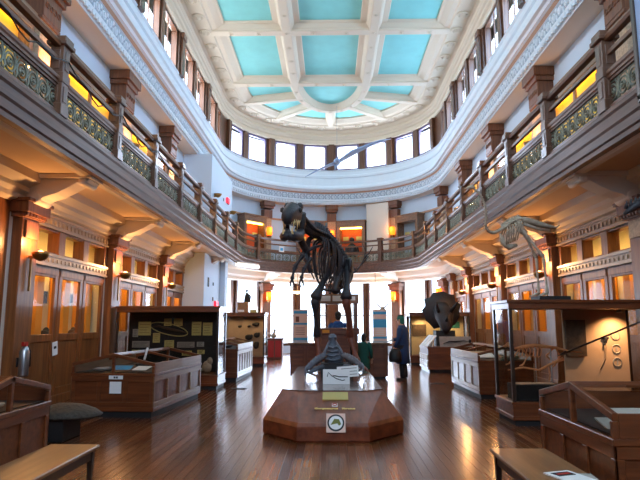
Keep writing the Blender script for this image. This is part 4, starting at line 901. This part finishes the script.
# glass case at the far end of the plinth with antlered skeleton on top
T4 = thing('arch_case', 'open framed glass case with white labels behind the dinosaur legs', 'display case', (.15, 14.4, 0))
x0, x1, y0, y1 = -.36, .68, 14.4, 15.2
B().box(x0, y0, 0, x1, y1, 1.26).box(x0-.04,y0-.04,1.26,x1+.04,y1+.04,1.42).build('base', 'redx', T4, .01)
for x in (x0, x1-.08):
    for y in (y0, y1-.08): B().box(x,y,1.42,x+.08,y+.08,2.04).build('corner_post', 'red', T4)
B().box(x0-.03,y0-.03,2.04,x1+.03,y1+.03,2.28).build('top', 'greyoak', T4, .01)
for bx_ in ((x0+.08,y0+.02,x1-.08,y0+.026),(x0+.08,y1-.03,x1-.08,y1-.024),(x0+.02,y0+.08,x0+.026,y1-.08),(x1-.026,y0+.08,x1-.02,y1-.08)): B().box(bx_[0],bx_[1],1.42,bx_[2],bx_[3],2.04).build('pane', 'casegl', T4)
B().box(x0+.05,y0-.035,2.1,x0+.35,y0-.03,2.24).box(x0+.4,y0-.035,2.1,x0+.66,y0-.03,2.24).box(x0+.74,y0-.035,2.12,x0+.98,y0-.03,2.22).build('name_label', 'paper', T4); B().box(x0+.14,y0-.045,1.3,x0+.32,y0-.04,1.38).build('orange_label', 'orange_int', T4)
S_ = thing('antlered_skeleton', 'small dark antlered skeleton standing on the framed glass case', 'skeleton', (.1, 14.7, 2.28))
b = B(); vertebrae(b, [(.12,14.75,2.78),(.14,15.0,2.76),(.14,15.3,2.78)], .04, .04, .05, 3); b.build('backbone', 'bone_d', S_)
for (x, y) in ((-.02,14.7),(.24,14.7),(-.02,15.1),(.24,15.1)):
    B().bone((x+(.06 if x < .1 else -.06),y,2.74),(x,y-.04,2.52),.022,6).bone((x,y-.04,2.52),(x,y,2.33),.02,6).ell((x,y-.03,2.315),.05,.07,.035,1).build('leg', 'bone_d', S_)
B().tube([(.12,14.75,2.78),(.1,14.6,2.72),(.1,14.5,2.68)], [.05,.05,.04], 7).ell((.1,14.42,2.66),.07,.12,.07,2).ell((.1,14.3,2.62),.04,.08,.04,1).build('skull', 'bone_d', S_)
for u in (-1, 1):
    b = B(); q = smooth([(.1+u*.06,14.46,2.72),(.1+u*.3,14.5,2.74),(.1+u*.56,14.55,2.9),(.1+u*.74,14.6,3.15),(.1+u*.8,14.6,3.42),(.1+u*.72,14.6,3.62)], 4); b.tube(q, [.035-.027*k/(len(q)-1) for k in range(len(q))], 6)
    for k, d in ((5,(.05,-.02,-.12)),(8,(-.12,0,.16)),(11,(.2,0,.22)),(13,(.24,0,.32)),(3,(.1,0,-.08))): b.tube([q[k], q[k]+Vector((d[0]*u*.6,d[1],d[2]*.5)), q[k]+Vector((d[0]*u,d[1],d[2]))], [.026,.018,.005], 5)
    b.build('antler', 'bone_d', S_)

# counter behind with two banners
Cn = thing('counter', 'brown wooden counter behind the framed case with banners on it', 'counter', (.2, 16.1, 0))
B().box(-1.16, 16.1, .06, 1.6, 17.0, .95).build('body', 'red', Cn, .01); B().box(-1.22,16.04,.95,1.66,17.06,1.0).build('worktop', 'greyoak', Cn, .01)
b = B()
for k in range(6): b.box(-1.12+k*.46,16.08,.14,-.78+k*.46,16.1,.86)
b.build('front_panel', 'redx', Cn, .01); B().box(-1.1,16.15,0,1.54,16.95,.06).build('kick_base', 'black', Cn)
for x, nm, spec in ((-.88, 'left', ((1.82,1.9,'bluep'),(1.5,1.55,'bluep'),(1.05,1.13,'bluep'))), (1.42, 'right', ((1.8,1.88,'bluep'),(1.42,1.66,'bluep'),(1.1,1.16,'bluep')))):
    t = thing('banner', 'blue and peach printed banner standing at %s end of counter' % nm, 'banner', (x, 16.5, 1.0))
    B().box(x-.2,16.48,1.03,x+.2,16.5,1.94).build('panel', 'peach', t); B().box(x-.22,16.44,1.0,x+.22,16.54,1.03).build('foot', 'steel', t)
    for z0, z1, mt in spec: B().box(x-.2,16.475,z0,x+.2,16.48,z1).build('printed_band', 'bluep', t)
    b = B()
    for k in range(4): b.box(x-.15,16.475,1.22+k*.06,x+.12,16.479,1.235+k*.06)
    b.box(x-.15,16.475,1.58,x-.05,16.479,1.74) if nm == 'left' else b.ell((x,16.478,1.54),.08,.003,.06,2)
    b.build('printed_mark', 'copper' if nm == 'left' else 'paper', t)

# ------------------------------------------------------------------ benches and odds
def bench(label, x0, x1, y0, y1):
    t = thing('bench', label, 'bench', ((x0+x1)/2, y0, 0), 0, 'low wooden benches'); B().box(x0,y0,.415,x1,y1,.45).build('seat', 'bench', t, .008)
    B().box(x0+.04,y0+.05,.33,x0+.07,y1-.05,.415).box(x1-.07,y0+.05,.33,x1-.04,y1-.05,.415).box(x0+.04,y1-.08,.33,x1-.04,y1-.05,.415).box(x0+.04,y0+.05,.33,x1-.04,y0+.08,.415).build('apron', 'dark', t)
    for x in (x0+.03, x1-.08):
        for y in (y0+.04, y1-.09): B().hexa([(x+.008,y+.008,0),(x+.042,y+.008,0),(x+.042,y+.042,0),(x+.008,y+.042,0),(x,y,.415),(x+.05,y,.415),(x+.05,y+.05,.415),(x,y+.05,.415)]).build('leg', 'dark', t)
bench('low wooden bench at the lower left corner, bare top', -2.58, -2.12, 3.5, 5.32)
bench('low wooden bench at the lower right with brochures on it', 1.4, 1.9, 3.4, 5.22)
t = thing('brochure', 'white brochure with red and black cover on right bench', 'brochure', (1.72, 4.25, .45)); m = Matrix.Rotation(.35, 3, 'Z'); B().obox((1.72,4.27,.454), .22, .3, .008, m).build('cover', 'paper', t); B().obox(Vector((1.72,4.27,.459))+m @ Vector((0,.07,0)), .15, .09, .002, m).build('black_block', 'ink', t); B().obox(Vector((1.72,4.27,.461))+m @ Vector((0,.07,0)), .11, .03, .002, m).build('red_block', 'redpaint', t)
tag(B().obox((1.83,4.25,.452), .13, .24, .006, Matrix.Rotation(-.1,3,'Z')).build('leaflet', 'greyp'), 'grey leaflet beside the white brochure on right bench', 'leaflet')
t = tag(B().box(-4.0,7.55,0,-3.52,8.1,.29).build('pedestal', 'black', None, .01), 'low black pedestal under the mottled stone at left', 'pedestal')
b = B(); n = 16; top = b.bm.verts.new((-3.72,7.85,.47)); rows = []
for f, z in ((.45,.45),(.8,.385),(1,.32),(.96,.293)):
    rows.append([b.bm.verts.new((-3.62+f*(.5 if cos(a) > 0 else .42)*cos(a)*(1.0), 7.83+f*.36*sin(a), z+.006*sin(5*a)*f*(1 if f < .9 else 0))) for a in [2*pi*k/n for k in range(n)]])
for k in range(n): b.face([top, rows[0][k], rows[0][(k+1)%n]], True)
for r_, s_ in zip(rows, rows[1:]):
    for k in range(n): b.face([r_[k], s_[k], s_[(k+1)%n], r_[(k+1)%n]], True)
b.face(rows[-1][::-1]); tag(b.build('mottled_stone', 'stone'), 'mottled grey-brown domed stone on the black pedestal at left', 'stone')
t = thing('fire_extinguisher', 'steel fire extinguisher with red head at left wall pilaster', 'fire extinguisher', (-5.08, 9.36, .68)); B().lathe([(.07,0),(.08,.03),(.08,.4),(.05,.47),(.025,.5)], (0,0,0), 14).build('cylinder', 'steel', t, 0, True); B().box(-.02,-.08,.5,.02,.06,.56).box(-.03,-.03,.48,.03,.03,.53).build('handle', 'redpaint', t, 0, True); B().tube([(0,.05,.52),(.04,.1,.4),(.05,.1,.15)], .014, 6).build('hose', 'black', t, 0, True); B().box(-.115,-.03,.15,-.06,.03,.3).build('wall_hook', 'black', t, 0, True)
t = thing('door_notice', 'tilted white notice with black mark on left wall cabinet door', 'notice', (-5.37, 10.98, 1.06)); m = Matrix.Rotation(R(90), 3, 'Z') @ Matrix.Rotation(R(-8), 3, 'Y'); B().obox((0,0,0), .2, .006, .26, m).build('sheet', 'paper', t, 0, True); B().obox(m @ Vector((0,-.005,.02)), .1, .003, .05, m).build('printed_mark', 'ink', t, 0, True)
for x, y, s in ((-2.2, 13.7, 'left'), (2.75, 14.9, 'right')):
    t = thing('floor_vent', 'dark iron floor vent at %s of the plinth' % s, 'floor vent', (x, y, 0)); B().box(x-.18,y-.12,0,x+.18,y+.12,.006).build('frame', 'vent', t); b = B()
    for k in range(6): b.box(x-.15,y-.1+k*.035,.006,x+.15,y-.085+k*.035,.01)
    b.build('grate', 'blackgloss', t)
t = thing('red_cabinet', 'small red cabinet in front of the left apse windows', 'cabinet', (-2.45, 24.6, 0)); B().box(-2.75,24.4,0,-2.1,25.0,.85).box(-2.78,24.37,.85,-2.07,25.03,.9).build('body', 'copper', t, .01); B().box(-2.7,24.38,.1,-2.45,24.4,.8).box(-2.4,24.38,.1,-2.15,24.4,.8).build('door', 'redpaint', t, .006)
tag(B().ell((-2.5,24.7,1.0),.14,.14,.1,2).tube([(-2.5,24.7,1.05),(-2.45,24.6,1.2)],[.07,.04],7).ell((-2.44,24.56,1.24),.06,.09,.06,2).tube([(-2.6,24.8,1.0),(-2.75,24.9,1.12)],[.05,.02],6).build('stuffed_bird', 'bone_l'), 'pale stuffed bird on red cabinet by left apse window', 'bird')
# two mounted skulls on plinths by the apse windows at right
t = thing('horned_bust', 'pale horned animal head on a post by right apse window', 'mounted head', (2.0, 22.0, 0)); B().lathe([(.2,0),(.2,.06),(.05,.1),(.05,1.5)], (2.0,22.0,0), 12).build('post', 'dark', t); B().loft([((2.0,22,1.5),.12,.12),((2.0,22,1.75),.15,.14),((2.0,21.95,1.95),.12,.14),((2.0,21.9,2.1),.1,.12),((2.0,21.9,2.18),.04,.05)], 10).tube([(2.0,21.9,2.0),(2.0,21.7,1.9)],[.1,.06],8).build('head', 'bone_l', t)
for u in (-1,1): B().tube([(2.0+u*.06,21.9,2.14),(2.0+u*.2,21.9,2.25),(2.0+u*.26,21.88,2.42)],[.03,.025,.006],6).build('horn', 'bone_l', t)

# ------------------------------------------------------------------ long-necked bird skeleton on the right case
O = thing('bird_skeleton', 'pale long-necked bird skeleton standing on the right glass case', 'skeleton', (3.62, 9.3, 1.91))
B().box(3.35,9.1,1.91,3.85,9.5,1.98).build('base', 'black', O)
oy = 9.3
from_px = lambda x, y, Y=oy: (lambda d: Vector((d[0]*Y/d[1], Y, 1.55 + d[2]*Y/d[1])))(RAY(x, y))
_th = atan(83/560); _ps = atan(11/560*cos(_th)); _f = Vector((-sin(_ps)*cos(_th), cos(_ps)*cos(_th), sin(_th))); _r = Vector((cos(_ps), sin(_ps), 0)); _u = _r.cross(_f)
RAY = lambda x, y: _r*(x-320) + _u*(240-y) + _f*560
q = lambda x, y, dy=0: from_px(x, y) + Vector((0, dy, 0))
b = B(); vertebrae(b, [q(503,228,-.05), q(495,233,-.15), q(487,235,-.25), q(480,231,-.35), q(479,221,-.42), q(477,211,-.48), q(472,202,-.52), q(466,197,-.55)], .024, .015, .012, 4); b.build('neck', 'bone_l', O)
b = B(); b.ell(q(463,195.5,-.57), .07, .035, .035, 2).tube([q(462,195.5,-.58), q(456,197,-.6)], [.026,.006], 6); b.build('skull', 'bone_l', O)
b = B(); vertebrae(b, [q(503,228,-.05), q(511,222), q(520,219,.03)], .04, .05, .03, 4); b.build('backbone', 'bone_l', O)
b = B(); b.tube([q(517,219), q(528,220,.05), q(540,223,.1), q(552,225,.14), q(560,226,.17), q(564,223,.18)], [.05,.085,.075,.05,.03,.015], 8, .7).tube([q(524,224), q(540,228,.1), q(553,229,.14)], [.03,.026,.02], 6).tube([q(517,221), q(521,230), q(526,234)], [.06,.07,.05], 8); b.build('pelvis', 'bone_l', O)
for i in range(6):
    p = q(505+i*2.8, 226-i*1.1); e = q(505.5+i*2.1, 245-i*.9)
    for u in (-1, 1): B().tube(smooth([p, p+Vector((0,u*.13,-.06)), (p+e)/2+Vector((-.02,u*.16,0)), e+Vector((0,u*.06,0))], 3), .013, 5).build('rib', 'bone_l', O)
B().tube([q(500,233), q(503,243), q(509,247), q(517,245)], [.02,.06,.07,.03], 8, .8).build('breastbone', 'bone_l', O)
for u, (k, h) in ((-1, ((541,258),(545,291))), (1, ((539,257),(541,291)))):
    hp = q(526 if u > 0 else 521, 232, u*.1); kk = q(*k, u*.12); hh = q(*h, u*.1); hh.z = 2.03
    b = B().bone(hp, kk, .021, 7).bone(kk, hh, .017, 7)
    for j in (-1, 0, 1): b.tube([hh, hh+Vector((-.08,j*.05,-.02)), hh+Vector((-.13,j*.08,-.045))], [.026,.02,.008], 6)
    b.build('leg', 'bone_l', O)
# dark spiny snout poking in at the right edge
t = thing('dark_fossil', 'dark spiny fossil limb poking in at the right picture edge', 'fossil', (3.9, 7.2, 2.4))
qq = lambda x, y: from_px(x, y, 7.2)
B().tube([qq(624,214), qq(629,210), qq(636,205), qq(648,200), qq(664,196)], [.02,.035,.055,.08,.1], 8).build('limb', 'bone_d', t)
b = B()
for k in range(7): p = qq(626+k*4.5, 209-k*1.8); b.tube([p, p+Vector((0,-.03,.1))], [.03,.008], 5)
b.build('spines', 'bone_d', t); B().tube([qq(664,196), qq(668,240)], .02, 6).tube([qq(668,240), (4.3,7.2,0)], .02, 6).lathe([(.2,0),(.2,.03),(.02,.05)], (4.3,7.2,0), 12).build('stand', 'black', t)
# dark timber signboard hung on the near right balcony
t = thing('signboard', 'dark framed board with pale blue face on near right balcony', 'board', (3.8, 6.1, 4.2))
pl = lambda x, y, X=3.72: (lambda d: Vector((X, d[1]*X/d[0], 1.55 + d[2]*X/d[0])))(RAY(x, y))
a, b_, c_ = pl(640,0), pl(621,54), pl(636,150)
B().box(3.66, 5.8, 4.2, 3.72, 6.32, 5.5).build('face', 'model', t); B().box(3.64,6.32,4.15,3.8,6.4,5.6).box(3.64,5.8,5.5,3.8,6.4,5.6).box(3.64,5.8,4.12,3.8,6.4,4.22).build('frame', 'dark', t, .01)
# translucent flying model under the clerestory
t = thing('hanging_model', 'long thin bluish winged model hung before the apse windows', 'model', (.2, 22, 9.2))
qm = lambda x, y: from_px(x, y, 22.0)
B().tube([qm(305,177), qm(318,170), qm(330,165), qm(338,162)], [.02,.1,.16,.18], 8, .3).tube([qm(338,162), qm(352,153), qm(365,147), qm(380,141), qm(391,139)], [.18,.3,.2,.12,.02], 8, .3).build('wing', 'model', t)
B().ell(qm(337,162),.14,.4,.12,2).tube([qm(337,162), qm(338,157)], [.08,.02], 6).tube([qm(336,163), qm(335,170)], [.1,.02], 6).build('body', 'model', t)
B().tube([qm(337,161), qm(337,161)+Vector((0,0,2.35))], .008, 4).build('wire', 'steel', t)

# ------------------------------------------------------------------ people
def skinbody(joints, edges, name, mat, parent, sub=1):
    me = bpy.data.meshes.new(name); keys = list(joints); me.from_pydata([joints[k][0] for k in keys], [(keys.index(a), keys.index(b)) for a, b in edges], [])
    o = bpy.data.objects.new(name, me); COL.objects.link(o); o.parent = parent; me.materials.append(M[mat])
    md = o.modifiers.new('skin', 'SKIN'); md.use_smooth_shade = True; sv = me.skin_vertices[0].data
    for i, k in enumerate(keys): r = joints[k][1]; sv[i].radius = r if hasattr(r, '__len__') else (r, r)
    sv[0].use_root = True
    s = o.modifiers.new('sub', 'SUBSURF'); s.levels = sub; s.render_levels = sub
    return o
def person(label, loc, rz, arms, coat, trousers, hair, long_coat=True, hood=None, h=1.0, stoop=0):
    t = thing('person', label, 'person', loc, rz); k = h
    J = {'pel': ((0,0,.95*k), (.15,.11)), 'waist': ((0,0,1.1*k), (.14,.1)), 'chest': ((0,-.0,1.3*k), (.17,.12)), 'neck': ((0,-stoop*.5,1.47*k), .055), 'h0': ((0,-.02-stoop,1.55*k), .075), 'h1': ((0,-.02-stoop,1.63*k), .092), 'h2': ((0,-.01-stoop,1.71*k), .07)}
    E_ = [('pel','waist'),('waist','chest'),('chest','neck'),('neck','h0'),('h0','h1'),('h1','h2')]
    for s, n in ((-1,'l'),(1,'r')):
        J[n+'hip'] = ((s*.1,0,.9*k), .1); J[n+'kn'] = ((s*.1,-.02,.5*k), .06); J[n+'an'] = ((s*.1,.02,.09*k), .042); J[n+'to'] = ((s*.11,-.13,.04), .035)
        E_ += [('pel',n+'hip'),(n+'hip',n+'kn'),(n+'kn',n+'an'),(n+'an',n+'to')]
        el, wr = arms[n]; J[n+'sh'] = ((s*.19,0,1.4*k), .06); J[n+'el'] = (el, .046); J[n+'wr'] = (wr, .032)
        e, w = Vector(el), Vector(wr); d = (w-e).normalized(); sd = d.cross(Vector((0,0,1)))
        if sd.length < .3: sd = Vector((0,1,0))
        sd.normalize(); pm = w+d*.07; J[n+'pm'] = (tuple(pm), (.036,.018))
        E_ += [('chest',n+'sh'),(n+'sh',n+'el'),(n+'el',n+'wr'),(n+'wr',n+'pm')]
        for f in range(4):
            off = sd*(f-1.5)*.021; L = (.07,.085,.08,.06)[f]; a = pm+d*.025+off; c = a+d*L*.6+Vector((0,0,-.012)); g = c+d*L*.3+Vector((0,0,-.03))
            for m_, p_ in (('a',a),('b',c),('c',g)): J['%s%d%s' % (n,f,m_)] = (tuple(p_), .009)
            E_ += [(n+'pm','%s%da' % (n,f)),('%s%da' % (n,f),'%s%db' % (n,f)),('%s%db' % (n,f),'%s%dc' % (n,f))]
        th0 = w+d*.03+sd*.035; th1 = th0+d*.045+sd*.025; J[n+'t0'] = (tuple(th0), .011); J[n+'t1'] = (tuple(th1), .009); E_ += [(n+'wr',n+'t0'),(n+'t0',n+'t1')]
    skinbody(J, E_, 'body', 'skin', t)
    hy_ = -.02-stoop
    B().tube([(0,hy_-.085,1.66*k),(0,hy_-.12,1.62*k)], [.012,.018], 6).ell((-.035,hy_-.085,1.655*k),.014,.008,.009,1).ell((.035,hy_-.085,1.655*k),.014,.008,.009,1).ell((0,hy_-.088,1.585*k),.024,.008,.008,1).ell((-.092,hy_,1.63*k),.012,.02,.032,1).ell((.092,hy_,1.63*k),.012,.02,.032,1).build('face_features', 'skin', t, 0, True)
    b = B().ell((0,hy_+.015,1.675*k),.105,.11,.105,2).ell((0,hy_+.05,1.6*k),.095,.07,.1,2); b.build('hood' if hood else 'hair', hood or 'hair', t, 0, True)
    if hood: B().ell((0,hy_+.01,1.735*k),.08,.085,.05,2).build('hair', 'hair', t, 0, True)
    zb = .45*k if long_coat else .88*k
    rings = [((0,0,zb), .23 if long_coat else .19, .19 if long_coat else .15), ((0,0,.8*k) if long_coat else ((0,0,.95*k)), .21, .165), ((0,0,1.08*k), .195, .15), ((0,0,1.3*k), .225, .16), ((0,-stoop*.3,1.41*k), .2, .125), ((0,-stoop*.5,1.49*k), .09, .085)]
    b = B().loft(rings, 14)
    for s, n in ((-1,'l'),(1,'r')):
        el, wr = arms[n]; b.tube([(s*.16,0,1.41*k), (s*.21,0,1.36*k), Vector((s*.21,0,1.36*k)).lerp(Vector(el),.6), el, Vector(el).lerp(Vector(wr),.5), wr], [.07,.085,.07,.062,.056,.05], 9)
    b.build('coat' if long_coat else 'shirt', coat, t, 0, True)
    b = B()
    for s in (-1, 1): b.tube([(s*.1,0,.95*k),(s*.1,-.01,.7*k),(s*.1,-.02,.5*k),(s*.1,.01,.25*k),(s*.1,.02,.07)], [.115,.1,.08,.072,.075], 10)
    b.ell((0,0,.92*k),.19,.14,.1,2); b.build('trousers', trousers, t, 0, True)
    for s in (-1, 1): B().ell((s*.105,-.06,.045),.05,.13,.045,2).box(s*.105-.045,-.17,0,s*.105+.045,.06,.02).build('shoe', 'shoe', t, 0, True)
    return t
pp = person('person in long navy coat standing at right end of counter, holding bag', (1.98, 15.75, 0), R(-115), {'r': ((.3,-.02,1.1),(.26,-.14,.9)), 'l': ((-.3,-.12,1.12),(-.2,-.34,1.08))}, 'navy', 'trous', 'hair', True, 'greenh', 1.0, .04)
t = thing('shoulder_bag', 'large black bag hanging from the hand of navy-coated person', 'bag', (1.72, 15.55, .5))
b = B().loft([((1.74,15.52,.5),.15,.09),((1.74,15.52,.56),.18,.11),((1.74,15.52,.75),.16,.1),((1.75,15.52,.86),.1,.05)], 12); b.build('bag_body', 'black', t)
B().tube([(1.66,15.52,.84),(1.7,15.53,1.0),(1.76,15.54,1.02),(1.82,15.54,.84)], .012, 6).build('strap', 'black', t)
person('person in blue shirt seen from behind through framed case', (.22, 17.6, 0), R(180), {'l': ((-.3,-.1,1.16),(-.2,-.3,1.1)), 'r': ((.3,-.1,1.16),(.2,-.3,1.1))}, 'blue', 'trous', 'hair', False, None, 1.08)
gp = person('small person in dark green coat behind the dinosaur right leg', (.98, 15.55, 0), R(150), {'l': ((-.27,-.04,.78),(-.22,-.16,.62)), 'r': ((.27,-.04,.78),(.22,-.16,.62))}, 'green', 'trous', 'hair', True, None, .7); gp.scale = (.74, .74, 1); gp.location.x = .9

# ------------------------------------------------------------------ light
W = bpy.data.worlds.new('sky'); S.world = W; W.use_nodes = True
bg = W.node_tree.nodes['Background']; bg.inputs['Color'].default_value = (.86, .93, 1, 1); bg.inputs['Strength'].default_value = 3.2
DAY = (.86, .93, 1)
for q, hw, m in cl:
    c = pt(q, 5.32, (WZ0+WZ1)/2); o_, t_ = frame(q)
    L = add_light('daylight_and_fill', 'AREA', c, 48 if q[0] != 'A' else 55, {'L': (1,.92,.82), 'R': (.46,.73,1), 'A': DAY}[q[0]], shape='RECTANGLE', size=hw*2-.15, size_y=WZ1-WZ0-.15)
    L.rotation_euler = (-o_).to_track_quat('-Z', 'Z').to_euler()
for i in range(len(APIL)-1):
    for f in (.27, .73):
        q = ('A', APIL[i]+(APIL[i+1]-APIL[i])*f); o_, t_ = frame(q)
        L = add_light('daylight_and_fill', 'AREA', pt(q, 5.8, 2.1), 110, DAY, shape='RECTANGLE', size=1.1, size_y=3.2); L.rotation_euler = (-o_).to_track_quat('-Z', 'Z').to_euler()
nwin += 1
w = struct(B().box(-2.4,Y0-.1,5.0,-2.3,Y0,9.5).box(2.3,Y0-.1,5.0,2.4,Y0,9.5).box(-2.4,Y0-.1,5.0,2.4,Y0,5.1).box(-2.4,Y0-.1,9.4,2.4,Y0,9.5).box(-.05,Y0-.1,5,.05,Y0,9.5).box(-2.4,Y0-.1,7.2,2.4,Y0,7.3).build('window_%d' % nwin, 'wframe'))  # unseen window, made up to carry the fill light
B().box(-2.3,Y0-.06,5.1,2.3,Y0-.05,9.4).build('pane', 'wpane', w)
L = add_light('daylight_and_fill', 'AREA', (0, Y0-.3, 7.25), 420, DAY, shape='RECTANGLE', size=4.4, size_y=4.2); L.rotation_euler = Vector((0,1,0)).to_track_quat('-Z', 'Z').to_euler()  # fill light added behind the viewer, outside the made-up window

# ------------------------------------------------------------------ camera
cam = bpy.data.cameras.new('camera'); cam.sensor_width = 36; cam.lens = 560/640*36; cam.clip_end = 300
co = bpy.data.objects.new('camera', cam); COL.objects.link(co); co.location = (0, 0, 1.55); co.rotation_euler = (pi/2+_th, 0, _ps); S.camera = co
S.view_settings.view_transform = 'Standard'; S.view_settings.look = 'None'; S.view_settings.gamma = 1; S.view_settings.use_curve_mapping = False; S.view_settings.exposure = .65
S.cycles.caustics_reflective = False; S.cycles.caustics_refractive = False; S.cycles.sample_clamp_indirect = 6; S.cycles.transparent_max_bounces = 16
